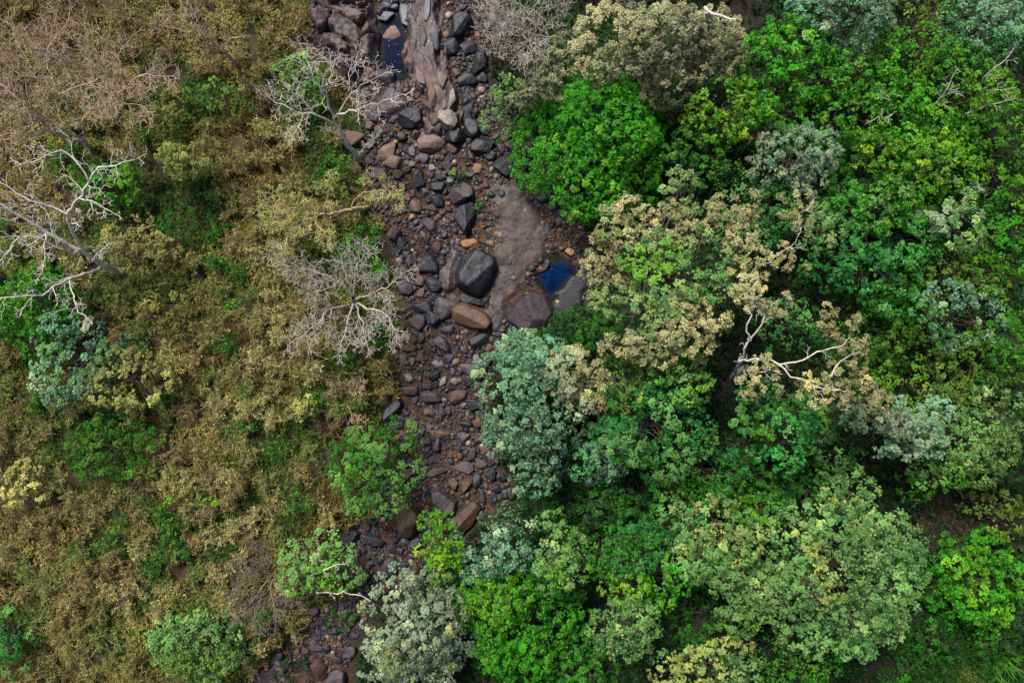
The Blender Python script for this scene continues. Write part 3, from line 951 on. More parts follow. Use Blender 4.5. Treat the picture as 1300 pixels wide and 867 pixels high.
def crown_leaves(lobes, sp, pal, rg, gap=0.1, accent=None, accent_p=0.0, scale=1.0):
    """lobes: rows x, y, z, rx, ry, rz -> leaf arrays"""
    s = SPEC[sp]
    lobes = np.asarray(lobes, float)
    C, NN = [], []
    for i, lb in enumerate(lobes):
        area = 4 * math.pi * (lb[3] * lb[4]) * 0.75
        n = int(area / (s['cr'] ** 2) * 3.2) + 6
        d = nrm(rg.normal(size=(n, 3)))
        d = d[d[:, 2] > -0.35]
        rad = rg.uniform(0.86, 1.1, (len(d), 1))
        inner = rg.random(len(d)) < 0.22
        rad[inner] *= rg.uniform(0.45, 0.85, (inner.sum(), 1))
        p = lb[:3] + d * lb[3:] * rad
        ok = np.ones(len(p), bool)
        for j, l2 in enumerate(lobes):
            if j != i:
                ok &= (((p - l2[:3]) / l2[3:]) ** 2).sum(1) > 0.72
        C.append(p[ok])
        NN.append(nrm(d[ok] / lb[3:]))
    C, NN = np.concatenate(C), np.concatenate(NN)
    pm = rg.permutation(len(C))
    C, NN = C[pm], NN[pm]
    kp = thin(C, s['cr'] * 1.28 * scale)
    C, NN = C[kp], NN[kp]
    if gap:
        g_ = fbm(C * 0.9 + rg.uniform(0, 40, 3), 33, 3)
        kp = g_ > np.quantile(g_, gap)
        C, NN = C[kp], NN[kp]
    M = len(C)
    k = s['k']
    cr = s['cr'] * rg.uniform(0.7, 1.25, M) * scale
    up = np.array([0, 0, 1.0])
    d = nrm(rg.normal(size=(M, k, 3)) * 0.7 + NN[:, None] * 0.7 + up * 0.55)
    rp = C[:, None] + d * (cr[:, None, None] * rg.uniform(0.55, 1.05, (M, k, 1))) * np.array([1, 1, 0.8])
    ax = nrm(d * 0.8 + up * 0.7 + rg.normal(size=d.shape) * 0.2)
    rp, ax = rp.reshape(-1, 3), ax.reshape(-1, 3)
    m = s['m']
    n = len(rp)
    t1, t2 = basis(ax)
    ph = rg.uniform(0, 6.28, (n, 1)) + np.arange(m) * 2.4 + rg.normal(0, 0.25, (n, m))
    el = s['el'][0] + (s['el'][1] - s['el'][0]) * (np.arange(m) / max(m - 1, 1)) + rg.normal(0, 0.15, (n, m))
    dd = (np.cos(el) * np.cos(ph))[..., None] * t1[:, None] + (np.cos(el) * np.sin(ph))[..., None] * t2[:, None] + np.sin(el)[..., None] * ax[:, None]
    L = s['L'] * rg.uniform(0.65, 1.25, (n, m)) * (1.0 - 0.3 * (np.arange(m) / m))
    W = L * s['W'] / s['L'] * rg.uniform(0.8, 1.2, (n, m))
    pc = [lin(c) for c in PAL[pal]]
    tc = np.clip(rg.normal(0.4, 0.35, M), 0, 1)
    bc = pc[0] * (1 - tc[:, None]) + pc[1] * tc[:, None]
    fr = rg.random(M) < (0.08 if sp == 'mango' else 0.11)
    bc[fr] = bc[fr] * 0.35 + pc[2] * 0.65
    if accent is not None:
        # a neighbouring patch of the crown carries turning or fresh leaves
        q = fbm(C * 0.55 + rg.uniform(0, 60, 3), 71, 2)
        am = q > np.quantile(q, 1 - accent_p)
        bc[am] = lin(PAL[accent][0]) * 0.8 + bc[am] * 0.2
    bc = bc * rg.uniform(0.65, 1.35, (M, 1)) * (0.8 + 0.5 * smooth(0.3, 0.7, fbm(C * 0.5 + 9, 91, 2)))[:, None]
    cc = np.repeat(bc, k, 0)[:, None, :] * np.ones((1, m, 1))
    shoot = 0.18 + 0.6 * smooth(0.35, 0.95, d.reshape(-1, 3)[:, 2:3])     # fresh leaves sit on the shoot ends
    ym = (rg.random((n, 1)) < shoot) & (np.arange(m)[None] >= m * 0.5)
    cc = np.where(ym[..., None], cc * 0.45 + pc[2] * 0.55, cc)
    cc = cc * rg.uniform(0.75, 1.25, (n, m, 1))
    rep = lambda a: np.repeat(a, m, 0)
    return rep(rp), dd.reshape(-1, 3), rep(ax), L.ravel(), W.ravel(), cc.reshape(-1, 3)

# ------------------------------------------------------------------ branches
def tubes(name, paths, mat, parent=None, origin=(0, 0, 0), sides=6):
    """paths: list of (pts Nx3, radii N) -> one mesh"""
    V, F, off = [], [], 0
    for pts, rad in paths:
        pts = np.asarray(pts, float)
        rad = np.asarray(rad, float)
        n = len(pts)
        tg = nrm(np.gradient(pts, axis=0))
        ref = np.array([0.31, 0.2, 0.93]) if abs(tg[:, 2]).mean() < 0.85 else np.array([1.0, 0.1, 0])
        a = nrm(np.cross(tg, ref))
        b = np.cross(tg, a)
        ns = sides if rad.max() > 0.03 else 4
        th = np.arange(ns) * 2 * math.pi / ns
        ring = pts[:, None] + rad[:, None, None] * (np.cos(th)[None, :, None] * a[:, None] + np.sin(th)[None, :, None] * b[:, None])
        V.append(ring.reshape(-1, 3))
        i = np.arange(n - 1)[:, None] * ns
        j = np.arange(ns)[None]
        j2 = (j + 1) % ns
        F.append((np.stack([i + j, i + j2, i + ns + j2, i + ns + j], -1) + off).reshape(-1, 4))
        off += n * ns
    return mesh_np(name, np.concatenate(V), np.concatenate(F), mat, parent, None, True, origin)

def resample(pts, n, rg, wig=0.04):
    pts = np.asarray(pts, float)
    seg = np.r_[0, np.cumsum(np.linalg.norm(np.diff(pts, axis=0), axis=1))]
    t = np.linspace(0, seg[-1], n)
    out = np.stack([np.interp(t, seg, pts[:, k]) for k in range(3)], -1)
    # round the corners a little, then let it wander
    o2 = out.copy()
    o2[1:-1] = 0.25 * out[:-2] + 0.5 * out[1:-1] + 0.25 * out[2:]
    nz = rg.normal(0, wig, o2.shape)
    nz[0] = nz[-1] = 0
    return o2 + nz, seg[-1]

def twig(start, d, length, r0, level, rg, paths, flat=0.5, dense=1.0, up=0.12):
    n = 5 if level > 0 else 4
    pts = [np.asarray(start, float)]
    d = nrm(d)
    for i in range(n - 1):
        d = nrm(d + rg.normal(0, 0.26, 3) * np.array([1, 1, flat]) + np.array([0, 0, up * 0.5]))
        pts.append(pts[-1] + d * length / (n - 1))
    pts = np.array(pts)
    rad = np.linspace(r0, max(r0 * 0.4, 0.008), n)
    paths.append((pts, rad))
    if level <= 0:
        return
    nb = max(2, int((3.4 if level > 1 else 3.0) * dense + rg.random()))
    sgn = 1 if rg.random() < 0.5 else -1
    for k in range(nb):
        t = (k + 0.6 + rg.uniform(-0.25, 0.25)) / nb
        t = min(max(t, 0.12), 0.97)
        f = t * (n - 1)
        i = min(int(f), n - 2)
        p = pts[i] + (pts[i + 1] - pts[i]) * (f - i)
        tg = nrm(pts[i + 1] - pts[i])
        sd = nrm(np.cross(tg, [0, 0, 1.0])) * sgn
        sgn = -sgn
        an = rg.uniform(0.5, 1.1)
        nd = tg * math.cos(an) + sd * math.sin(an) + np.array([0, 0, rg.uniform(-0.25, 0.45)])
        twig(p, nd, length * rg.uniform(0.45, 0.7) * (1.1 - 0.4 * t), max(r0 * 0.55, 0.0085), level - 1, rg, paths, flat, dense, up)

def limb_paths(poly, r0, r1, rg, twl=1.5, level=2, spacing=0.4, start=0.3, dense=1.0, wig=0.04):
    """hand placed limb (world polyline) with side branches along it"""
    poly = np.asarray(poly, float)
    tot = np.linalg.norm(np.diff(poly, axis=0), axis=1).sum()
    n = max(4, int(tot / 0.28))
    pts, tot = resample(poly, n, rg, wig)
    rad = np.linspace(r0 * 0.8, r1 * 0.75, n)
    paths = [(pts, rad)]
    if level < 0:
        return paths
    nb = int(tot * (1 - start) / spacing)
    sgn = 1
    for k in range(nb + 1):
        t = start + (1 - start) * (k + rg.uniform(0, 0.8)) / (nb + 1)
        f = min(t, 0.985) * (n - 1)
        i = min(int(f), n - 2)
        p = pts[i] + (pts[i + 1] - pts[i]) * (f - i)
        tg = nrm(pts[i + 1] - pts[i])
        sd = nrm(np.cross(tg, [0, 0, 1.0])) * sgn
        sgn = -sgn
        an = rg.uniform(0.5, 1.15)
        nd = tg * math.cos(an) + sd * math.sin(an) + np.array([0, 0, rg.uniform(-0.15, 0.45)])
        twig(p, nd, twl * rg.uniform(0.55, 1.1) * (1.1 - 0.45 * t), max(np.interp(f, np.arange(n), rad) * 0.5, 0.011), level, rg, paths, dense=dense)
    twig(pts[-1], pts[-1] - pts[-2], twl * 0.6, r1 * 0.9, level, rg, paths, dense=dense)
    return paths

# ------------------------------------------------------------------ trees
FG = 'trees of the green forest side'
SG = 'green shrubs and small trees on the scrub side'
def make_tree(name, px, py, rx, ry, ztop, sp, pal, label, cat='tree', nl=8, gap=0.1, bark=BARK_DARK, seed=0, accent=None, accent_p=0.0,
              lobes_px=None, group=None, trunk_px=None, auto_limbs=True, lobe_scale=1.0, flat=0.8):
    rg = np.random.default_rng(1000 + seed)
    if lobes_px is None:
        if group == FG:
            rx, ry = rx * 1.15 * rg.uniform(0.93, 1.1), ry * 1.15 * rg.uniform(0.93, 1.1)
            nl = int(nl * 1.25)
        if group == SG or cat in ('shrub', 'plant'):
            q0 = G(px, py, ztop * 0.6)
            ztop = q0[2] + ztop * (0.8 if cat != 'tree' else 0.95)
        R_ = 0.5 * (rx + ry) * K * (CAM_H - ztop) / CAM_H
        zc = ztop - 0.3 * R_
        c = P(px, py, zc)
        s = K * (CAM_H - zc) / CAM_H
        ax, ay = rx * s, ry * s
        lobes = []
        for k in range(nl):
            rho = math.sqrt((k + 0.35) / nl)
            th = k * 2.39996 + rg.uniform(-0.35, 0.35) + seed
            lr = R_ * rg.uniform(0.26, 0.46) * lobe_scale * (8 / nl) ** 0.33
            x = c[0] + math.cos(th) * max(ax - lr, 0.1) * rho * rg.uniform(0.92, 1.08)
            y = c[1] + math.sin(th) * max(ay - lr, 0.1) * rho * rg.uniform(0.92, 1.08)
            z = ztop - lr * flat - rho ** 2 * R_ * 0.64 + rg.uniform(-0.36, 0.14) * R_
            lobes.append((x, y, z, lr * rg.uniform(0.9, 1.15), lr * rg.uniform(0.9, 1.15), lr * flat))
        lobes = np.array(lobes)
    else:
        lobes = []
        for (lx, ly, lr, lz) in lobes_px:
            q = P(lx, ly, lz)
            r = lr * K * (CAM_H - lz) / CAM_H
            lobes.append((q[0], q[1], q[2] - 0.3 * r, r, r, r * flat))
        lobes = np.array(lobes)
    cen = lobes[:, :3].mean(0)
    if trunk_px is None:
        bx, by = cen[0] + rg.uniform(-0.3, 0.3), cen[1] + rg.uniform(-0.3, 0.3)
        base = np.array([bx, by, gz1(bx, by)])
    else:
        base = G(*trunk_px)
    root = empty(name, base)
    tag(root, label, cat, group)
    # trunk with a limb into every lobe
    H = max(cen[2] - base[2], 0.4)
    r0 = 0.016 * H + 0.03 + 0.003 * len(lobes)
    fork = base + (cen - base) * np.array([0.5, 0.5, 0.5])
    tp, _ = resample([base - np.array([0, 0, 0.15]), base + (fork - base) * 0.5 + rg.normal(0, 0.06, 3), fork], 8, rg, 0.02)
    paths = [(tp, np.linspace(r0 * 1.25, r0 * 0.8, 8))]
    if not auto_limbs:
        paths = [(tp[:4], np.linspace(.2, .17, 4))]
    for lb in (lobes if auto_limbs else ()):
        t = rg.uniform(0.65, 1.0)
        st = base + (fork - base) * t
        end = lb[:3] + np.array([0, 0, -0.15 * lb[5]])
        mid = (st + end) / 2 + np.array([0, 0, -0.12 * np.linalg.norm(end[:2] - st[:2])]) + rg.normal(0, 0.08, 3)
        lp, tot = resample([st, mid, end], 7, rg, 0.04)
        rr = r0 * (0.5 if sp != 'teak' else 0.34)
        paths.append((lp, np.linspace(rr, rr * 0.35, 7)))
        for q in range(5):
            d = nrm(rg.normal(size=3) + np.array([0, 0, 0.8]))
            e2 = lb[:3] + d * lb[3:] * rg.uniform(0.7, 0.95)
            s2 = lp[rg.integers(3, 7)]
            m2 = (s2 + e2) / 2 + rg.normal(0, 0.06, 3)
            p2, _ = resample([s2, m2, e2], 5, rg, 0.02)
            paths.append((p2, np.linspace(rr * 0.38, 0.008, 5)))
    tubes('trunk', paths, bark, root, base)
    a = crown_leaves(lobes, sp, pal, rg, gap, accent, accent_p)
    build_leaves('crown', *a, MATS[SPEC[sp]['mat']], root, base)
    return root, len(a[0])

NLEAF = 0
def T(*a, **k):
    global NLEAF
    r, n = make_tree(*a, **k)
    NLEAF += n
    return r

# --- forest side, roughly from the top of the photo down
T('bare_branched_tree', 842, 45, 125, 62, 7.6, 'teak', 'greybeige', 'large grey beige tree with thin dry leaves at the top edge', nl=12, gap=0.2, bark=BARK_MID, seed=1, group=FG, accent='beige', accent_p=.3)
T('leafy_tree', 690, 96, 52, 34, 5.2, 'teak', 'greybeige', 'sparse grey leaved small tree above the bright green tufted tree', nl=6, gap=0.4, bark=BARK_MID, seed=2, group=FG)
T('leafy_tree', 757, 168, 104, 108, 5.6, 'mango', 'bright', 'broad bright green tree with dense tufts and yellow young tips beside the boulders', nl=14, gap=0.05, seed=3, group=FG, lobe_scale=1.05)
T('leafy_tree', 925, 130, 50, 55, 6.0, 'broad', 'lime', 'lime green tree with yellowish tips and a small dead twig at its heart', nl=7, gap=0.2, seed=4, group=FG)
T('leafy_tree', 1015, 88, 76, 84, 7.0, 'broad', 'bright', 'bright green broad leaved tree beside the grey beige tree top', nl=10, gap=0.18, seed=5, group=FG)
T('leafy_tree', 1112, 108, 82, 84, 6.8, 'broad', 'bright', 'mid green tree with a bleached dead limb rising through it', nl=10, gap=0.2, seed=6, group=FG, accent='lime', accent_p=.25)
T('leafy_tree', 1080, 8, 78, 36, 7.4, 'fluffy', 'teal', 'blue green tree cut by the top edge, above the bright broad leaved tree', nl=7, gap=0.12, seed=7, group=FG)
T('leafy_tree', 1175, 22, 52, 44, 5.6, 'fine', 'olive', 'olive brown thin crowned tree at the top edge', nl=6, gap=0.3, seed=8, group=FG, accent='brown', accent_p=.4)
T('leafy_tree', 1265, 25, 62, 52, 7.0, 'fluffy', 'teal', 'blue green tree in the top corner of the forest', nl=8, gap=0.2, seed=9, group=FG, accent='emerald', accent_p=.4)
T('leafy_tree', 1218, 125, 92, 78, 6.8, 'broad', 'bright', 'green tree with arching pale bare branches near the top corner', nl=10, gap=0.22, seed=10, group=FG, accent='lime', accent_p=.4)
T('leafy_tree', 1180, 200, 86, 50, 7.2, 'broad', 'lime', 'yellow green tree spreading below the tree with arching bare branches', nl=9, gap=0.1, seed=11, group=FG, accent='bright', accent_p=.4)
T('leafy_tree', 1280, 185, 52, 78, 6.6, 'fine', 'green', 'green tree cut by the forest edge of the photo, upper part', nl=7, gap=0.15, seed=12, group=FG, accent='lime', accent_p=.5)
T('leafy_tree', 972, 172, 46, 44, 4.6, 'fine', 'olive', 'rusty olive shrub tree behind the silver grey crown', nl=6, gap=0.25, seed=13, group=FG, accent='brown', accent_p=.45)
T('leafy_tree', 1016, 195, 62, 42, 6.4, 'fluffy', 'silver', 'silver grey tree with a small dark fork showing in its crown', nl=8, gap=0.15, seed=14, group=FG, accent='teal', accent_p=.4)
T('leafy_tree', 985, 255, 62, 46, 5.4, 'fine', 'emerald', 'dull green tree below the silver grey crown', nl=8, gap=0.15, seed=15, group=FG, accent='sage', accent_p=.4)
T('leafy_tree', 1048, 290, 26, 36, 6.2, 'fluffy', 'sage', 'small pale green rounded tree behind the bare beige limb', nl=5, gap=0.05, seed=16, group=FG)
T('leafy_tree', 1130, 305, 84, 82, 6.2, 'broad', 'emerald', 'deep green drooping tree over the dark hollow', nl=11, gap=0.18, seed=17, group=FG, accent='green', accent_p=.45)
T('leafy_tree', 1222, 268, 46, 46, 6.4, 'teak', 'sage', 'tree with pale star shaped leaf tufts over dark foliage', nl=8, gap=0.42, seed=18, group=FG, accent='silver', accent_p=.6)
T('leafy_tree', 1235, 345, 70, 42, 5.6, 'fine', 'olive', 'olive yellow tree with rusty patches at the forest edge', nl=8, gap=0.12, seed=19, group=FG, accent='lime', accent_p=.3)
T('leafy_tree', 1228, 398, 62, 40, 6.2, 'fluffy', 'teal', 'grey teal tree patch under the olive yellow tree', nl=7, gap=0.18, seed=20, group=FG, accent='green', accent_p=.4)
T('leafy_tree', 1290, 305, 40, 64, 6.2, 'fine', 'bright', 'mid green tree cut by the photo edge beside the star tufted tree', nl=6, gap=0.15, seed=21, group=FG)
T('leafy_tree', 1120, 418, 66, 56, 3.8, 'fine', 'green', 'low green tree beyond the tips of the bleached limb', nl=8, gap=0.1, seed=22, group=FG, accent='olive', accent_p=.25)
T('leafy_tree', 1215, 480, 76, 62, 5.2, 'fine', 'olive', 'mixed olive and yellow tree in the middle of the forest edge', nl=10, gap=0.15, seed=23, group=FG, accent='lime', accent_p=.4)
T('leafy_tree', 1245, 560, 72, 66, 5.6, 'fine', 'sage', 'pale sage green tree with feathery sprays above the dark clearing', nl=10, gap=0.15, seed=24, group=FG, accent='olive', accent_p=.3)
T('leafy_tree', 1158, 545, 58, 44, 6.6, 'teak', 'silver', 'pale teal tree with big star tufts below the bleached limb', nl=8, gap=0.2, seed=25, group=FG, accent='teal', accent_p=.6)
T('leafy_tree', 1010, 415, 46, 36, 4.2, 'fine', 'emerald', 'dull green low tree seen below the bleached limb fork', nl=6, gap=0.1, seed=26, group=FG, accent='sage', accent_p=.3)
# teal, silver and the tall mixed crowns
T('leafy_tree', 676, 514, 70, 100, 6.2, 'fluffy', 'teal', 'big blue green rounded tree overhanging the stream boulders', nl=15, gap=0.06, seed=27, group=FG, lobe_scale=0.95)
T('leafy_tree', 768, 575, 54, 48, 4.6, 'fluffy', 'teal', 'darker teal tree in the shade beside the big blue green tree', nl=7, gap=0.12, seed=28, group=FG, accent='emerald', accent_p=.4)
T('leafy_tree', 735, 478, 40, 46, 6.6, 'teak', 'beige', 'small dry beige leaved tree touching the big blue green tree', nl=6, gap=0.2, bark=BARK_MID, seed=29, group=FG, accent='silver', accent_p=.4)
T('leafy_tree', 840, 545, 74, 72, 7.0, 'fluffy', 'emerald', 'jade green tree with loose drooping sprays in the forest middle', nl=11, gap=0.15, seed=30, group=FG, accent='sage', accent_p=.4)
T('leafy_tree', 868, 478, 50, 34, 7.0, 'fluffy', 'sage', 'pale green tree top between the dry crown and the jade tree', nl=6, gap=0.12, seed=31, group=FG, accent='lime', accent_p=.3)
T('leafy_tree', 798, 492, 18, 30, 6.6, 'fine', 'olive', 'slim olive yellow treetop amid the dry beige trees', nl=4, gap=0.05, seed=32, group=FG)
T('leafy_tree', 985, 552, 58, 58, 6.6, 'broad', 'emerald', 'blue green tree with a yellow lime patch below the pale trunk', nl=9, gap=0.15, seed=33, group=FG, accent='lime', accent_p=.25)
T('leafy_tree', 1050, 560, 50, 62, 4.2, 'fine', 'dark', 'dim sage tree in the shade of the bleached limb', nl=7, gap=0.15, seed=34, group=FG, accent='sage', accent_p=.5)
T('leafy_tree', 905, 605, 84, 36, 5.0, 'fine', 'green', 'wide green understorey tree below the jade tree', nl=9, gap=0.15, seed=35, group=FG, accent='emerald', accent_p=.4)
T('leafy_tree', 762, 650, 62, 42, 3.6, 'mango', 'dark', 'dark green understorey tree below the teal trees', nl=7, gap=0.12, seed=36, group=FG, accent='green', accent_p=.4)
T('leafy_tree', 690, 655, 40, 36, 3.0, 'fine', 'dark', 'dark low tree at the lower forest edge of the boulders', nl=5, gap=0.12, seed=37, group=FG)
T('leafy_tree', 562, 690, 34, 46, 4.4, 'mango', 'lime', 'bright lime narrow tree at the water side with yellow tips', nl=7, gap=0.08, seed=38, group=FG, accent='olive', accent_p=.15)
T('leafy_tree', 632, 700, 50, 46, 5.6, 'fluffy', 'teal', 'dusky grey green round tree beside the lime tree', nl=8, gap=0.1, seed=39, group=FG, accent='dark', accent_p=.35)
T('leafy_tree', 712, 712, 38, 50, 6.4, 'fluffy', 'sage', 'pale olive upright tree in the lower forest', nl=7, gap=0.15, seed=40, group=FG, accent='lime', accent_p=.3)
T('leafy_tree', 795, 702, 52, 42, 6.0, 'fluffy', 'emerald', 'jade tinted tree in the lower forest beside the upright olive one', nl=8, gap=0.14, seed=41, group=FG, accent='green', accent_p=.4)
T('leafy_tree', 660, 800, 86, 80, 4.8, 'mango', 'bright', 'wide bright green small leaved tree at the bottom beside the silver tree', nl=14, gap=0.06, seed=42, group=FG, accent='green', accent_p=.3)
T('leafy_tree', 800, 800, 52, 44, 7.0, 'fluffy', 'sage', 'pale mint green tree crown in the lower forest with a yellow patch above', nl=9, gap=0.12, seed=43, group=FG)
T('leafy_tree', 798, 748, 36, 26, 6.2, 'broad', 'lime', 'small yellow green treetop above the pale mint crown', nl=5, gap=0.1, seed=44, group=FG)
T('leafy_tree', 905, 700, 66, 60, 6.8, 'fluffy', 'sage', 'pale green tree with yellowish sprays left of the huge pale crown', nl=10, gap=0.14, seed=45, group=FG, accent='paleyellow', accent_p=.2)
T('leafy_tree', 955, 762, 52, 52, 6.2, 'fluffy', 'sage', 'second pale green tree touching the huge pale crown', nl=8, gap=0.12, seed=46, group=FG, accent='lime', accent_p=.25)
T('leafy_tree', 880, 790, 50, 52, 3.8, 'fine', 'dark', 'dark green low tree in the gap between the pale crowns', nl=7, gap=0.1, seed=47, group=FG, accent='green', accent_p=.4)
T('leafy_tree', 1085, 742, 106, 124, 7.8, 'fluffy', 'sage', 'huge domed pale green tree with a few bright yellow sprigs', nl=22, gap=0.06, seed=48, group=FG, accent='paleyellow', accent_p=.05, lobe_scale=1.0)
T('leafy_tree', 910, 862, 74, 34, 6.4, 'fluffy', 'sage', 'pale yellow green tree cut by the bottom edge', nl=8, gap=0.12, seed=49, group=FG, accent='paleyellow', accent_p=.4)
T('leafy_tree', 740, 858, 52, 40, 4.0, 'mango', 'green', 'green tree cut by the bottom edge in the forest middle', nl=7, gap=0.1, seed=50, group=FG)
T('leafy_tree', 1020, 850, 50, 40, 4.6, 'fine', 'green', 'dark green tree at the bottom edge under the huge domed crown', nl=6, gap=0.15, seed=51, group=FG)
T('leafy_tree', 1252, 748, 78, 62, 5.0, 'mango', 'bright', 'bright green low tree in the bottom corner of the forest', nl=9, gap=0.15, seed=52, group=FG, accent='lime', accent_p=.3)
T('leafy_tree', 1275, 655, 40, 36, 3.6, 'fine', 'olive', 'small olive tree at the edge of the dark clearing', nl=5, gap=0.2, seed=53, group=FG)
T('leafy_tree', 522, 815, 82, 74, 5.6, 'fluffy', 'silver', 'large silver grey green tree at the bottom beside the stream', nl=14, gap=0.1, seed=54, group=FG, accent='paleyellow', accent_p=.12)
T('leafy_tree', 645, 130, 38, 44, 3.2, 'fine', 'sage', 'dusty grey green shrub tree at the stream edge by the tufted tree', nl=6, gap=0.3, seed=55, group=FG)
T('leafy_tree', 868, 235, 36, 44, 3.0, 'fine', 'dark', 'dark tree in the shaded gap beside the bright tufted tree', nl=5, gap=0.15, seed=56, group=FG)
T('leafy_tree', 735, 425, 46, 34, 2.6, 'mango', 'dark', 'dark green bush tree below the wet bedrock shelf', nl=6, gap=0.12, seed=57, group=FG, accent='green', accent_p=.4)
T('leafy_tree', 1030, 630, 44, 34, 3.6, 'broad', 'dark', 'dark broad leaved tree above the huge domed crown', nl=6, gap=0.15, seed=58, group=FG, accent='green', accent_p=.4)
T('leafy_tree', 820, 395, 0, 0, 7.6, 'fluffy', 'sage', 'lime tinted feathery treetop in the middle of the dry beige crown', seed=59, group=FG, gap=0.2, accent='lime', accent_p=.35,
  lobes_px=[(850, 318, 30, 7.9), (815, 340, 28, 7.8), (890, 312, 26, 7.8), (922, 322, 26, 7.6), (838, 362, 32, 8.0), (870, 350, 30, 8.1), (905, 352, 28, 7.7), (850, 385, 22, 7.8)])
# the dry beige crown and the bleached tree with the long pale limb
T('dry_leaved_tree', 860, 330, 0, 0, 8.6, 'teak', 'beige', 'wide dry tree with beige and rusty leaves in the forest middle', seed=60, group=FG, gap=0.1, bark=BARK_MID, accent='sage', accent_p=.3,
  lobes_px=[(775, 285, 22, 7.6), (800, 270, 20, 7.6), (830, 262, 22, 7.6), (860, 240, 18, 7.8), (872, 225, 12, 8.0), (765, 340, 24, 7.2), (790, 300, 22, 7.4),
            (845, 290, 22, 7.6), (880, 285, 20, 7.6), (780, 375, 26, 7.2), (810, 400, 28, 7.4), (850, 415, 30, 7.6), (885, 425, 26, 7.6), (905, 410, 22, 7.4),
            (835, 440, 24, 7.2), (800, 430, 22, 7.2), (875, 390, 24, 7.6)])
t_ = T('bleached_tree', 1000, 400, 0, 0, 8.4, 'teak', 'beige', 'bleached tree with a long pale forked limb and beige leaf tufts', seed=61, group=FG, gap=0.15, bark=BARK_GREY, trunk_px=(930, 480), auto_limbs=False,
  lobes_px=[(925, 268, 22, 8.0), (945, 262, 16, 8.2), (940, 300, 20, 8.0), (955, 330, 18, 8.0), (940, 360, 20, 8.0), (965, 372, 22, 8.2), (985, 385, 16, 8.2), (995, 330, 18, 8.2),
            (1012, 335, 14, 8.2), (1005, 262, 14, 8.2), (1020, 255, 10, 8.2), (1022, 285, 10, 8.2), (1040, 312, 11, 8.0), (1052, 405, 14, 8.4), (1070, 415, 18, 8.4), (1082, 435, 16, 8.4),
            (1085, 465, 14, 8.2), (1065, 475, 12, 8.2), (1098, 490, 16, 8.2), (1115, 505, 14, 8.0), (1070, 500, 14, 8.0), (1045, 500, 14, 8.0), (1025, 490, 12, 8.0),
            (955, 490, 14, 7.8), (970, 470, 12, 7.8), (985, 490, 8, 7.8)])
rg = np.random.default_rng(401)
def limb(root, pix, r0, r1, mat, rg, **kw):
    base = np.array(root.location)
    poly = [P(*q) for q in pix]
    tubes('limb', limb_paths(poly, r0, r1, rg, **kw), mat, root, base)
BL = [([(930, 480, 1.2), (938, 462, 6.0), (945, 445, 7.0), (953, 432, 7.4), (965, 415, 7.8), (973, 400, 8.1), (962, 380, 8.5)], .11, .04),
      ([(953, 432, 7.4), (947, 420, 7.8), (953, 395, 8.2), (955, 372, 8.5)], .055, .025),
      ([(938, 458, 6.4), (970, 456, 7.6), (992, 464, 8.0), (1020, 456, 8.4), (1045, 443, 8.6), (1066, 440, 8.8)], .075, .028),
      ([(988, 462, 8.0), (1000, 475, 8.2), (1016, 481, 8.3), (1036, 490, 8.4), (1060, 495, 8.4)], .05, .022),
      ([(948, 470, 7.4), (966, 476, 7.6), (980, 470, 7.8)], .05, .025),
      ([(940, 362, 7.6), (955, 345, 8.2), (985, 325, 8.5), (1006, 313, 8.6), (1015, 302, 8.6), (1012, 285, 8.6), (1016, 270, 8.6), (1030, 260, 8.6)], .032, .014),
      ([(1055, 478, 8.4), (1062, 462, 8.5), (1078, 452, 8.6)], .05, .02)]
for k_, (pix, a, b) in enumerate(BL):
    limb(t_, pix, a, b, BARK_GREY if k_ == 5 else BARK_WHITE, rg, twl=0.7, level=1, spacing=0.8, start=0.5)

T('leafy_tree', 1185, 62, 52, 40, 6.8, 'fine', 'bright', 'green treetop between the olive brown crown and the arching bare branches', nl=6, gap=0.12, seed=110, group=FG, accent='lime', accent_p=.3)
T('leafy_tree', 880, 662, 54, 38, 4.6, 'fine', 'emerald', 'emerald tree in the hollow between the jade tree and the pale green crowns', nl=7, gap=0.1, seed=111, group=FG, accent='green', accent_p=.4)
T('leafy_tree', 965, 640, 50, 40, 5.0, 'broad', 'green', 'mid green tree above the huge domed crown, beside the emerald tree', nl=7, gap=0.1, seed=112, group=FG, accent='lime', accent_p=.3)
T('leafy_tree', 1290, 440, 44, 56, 6.4, 'fine', 'green', 'green tree cut by the photo edge below the grey teal tree', nl=7, gap=0.1, seed=113, group=FG, accent='olive', accent_p=.3)
T('leafy_tree', 1285, 525, 44, 44, 6.0, 'fine', 'sage', 'sage tree cut by the photo edge beside the mixed olive tree', nl=7, gap=0.12, seed=114, group=FG, accent='lime', accent_p=.3)
T('leafy_tree', 1205, 608, 50, 32, 4.8, 'fine', 'green', 'green tree with pale tips hanging over the top of the dark clearing', nl=6, gap=0.15, seed=115, group=FG, accent='sage', accent_p=.4)
T('leafy_tree', 1125, 200, 50, 44, 5.6, 'mango', 'green', 'deep green tree beside the yellow green spreading tree', nl=7, gap=0.1, seed=116, group=FG, accent='bright', accent_p=.4)
T('leafy_tree', 905, 190, 46, 48, 4.8, 'mango', 'green', 'green tree in the shade between the tufted tree and the lime tree', nl=6, gap=0.1, seed=117, group=FG, accent='dark', accent_p=.4)
T('leafy_tree', 1060, 250, 48, 34, 5.0, 'fine', 'green', 'green tree filling the gap between the silver grey crown and the drooping tree', nl=6, gap=0.1, seed=118, group=FG)
T('leafy_tree', 640, 762, 46, 34, 5.4, 'mango', 'lime', 'yellowish green treetop between the grey green round tree and the wide bright tree', nl=7, gap=0.1, seed=119, group=FG, accent='bright', accent_p=.5)
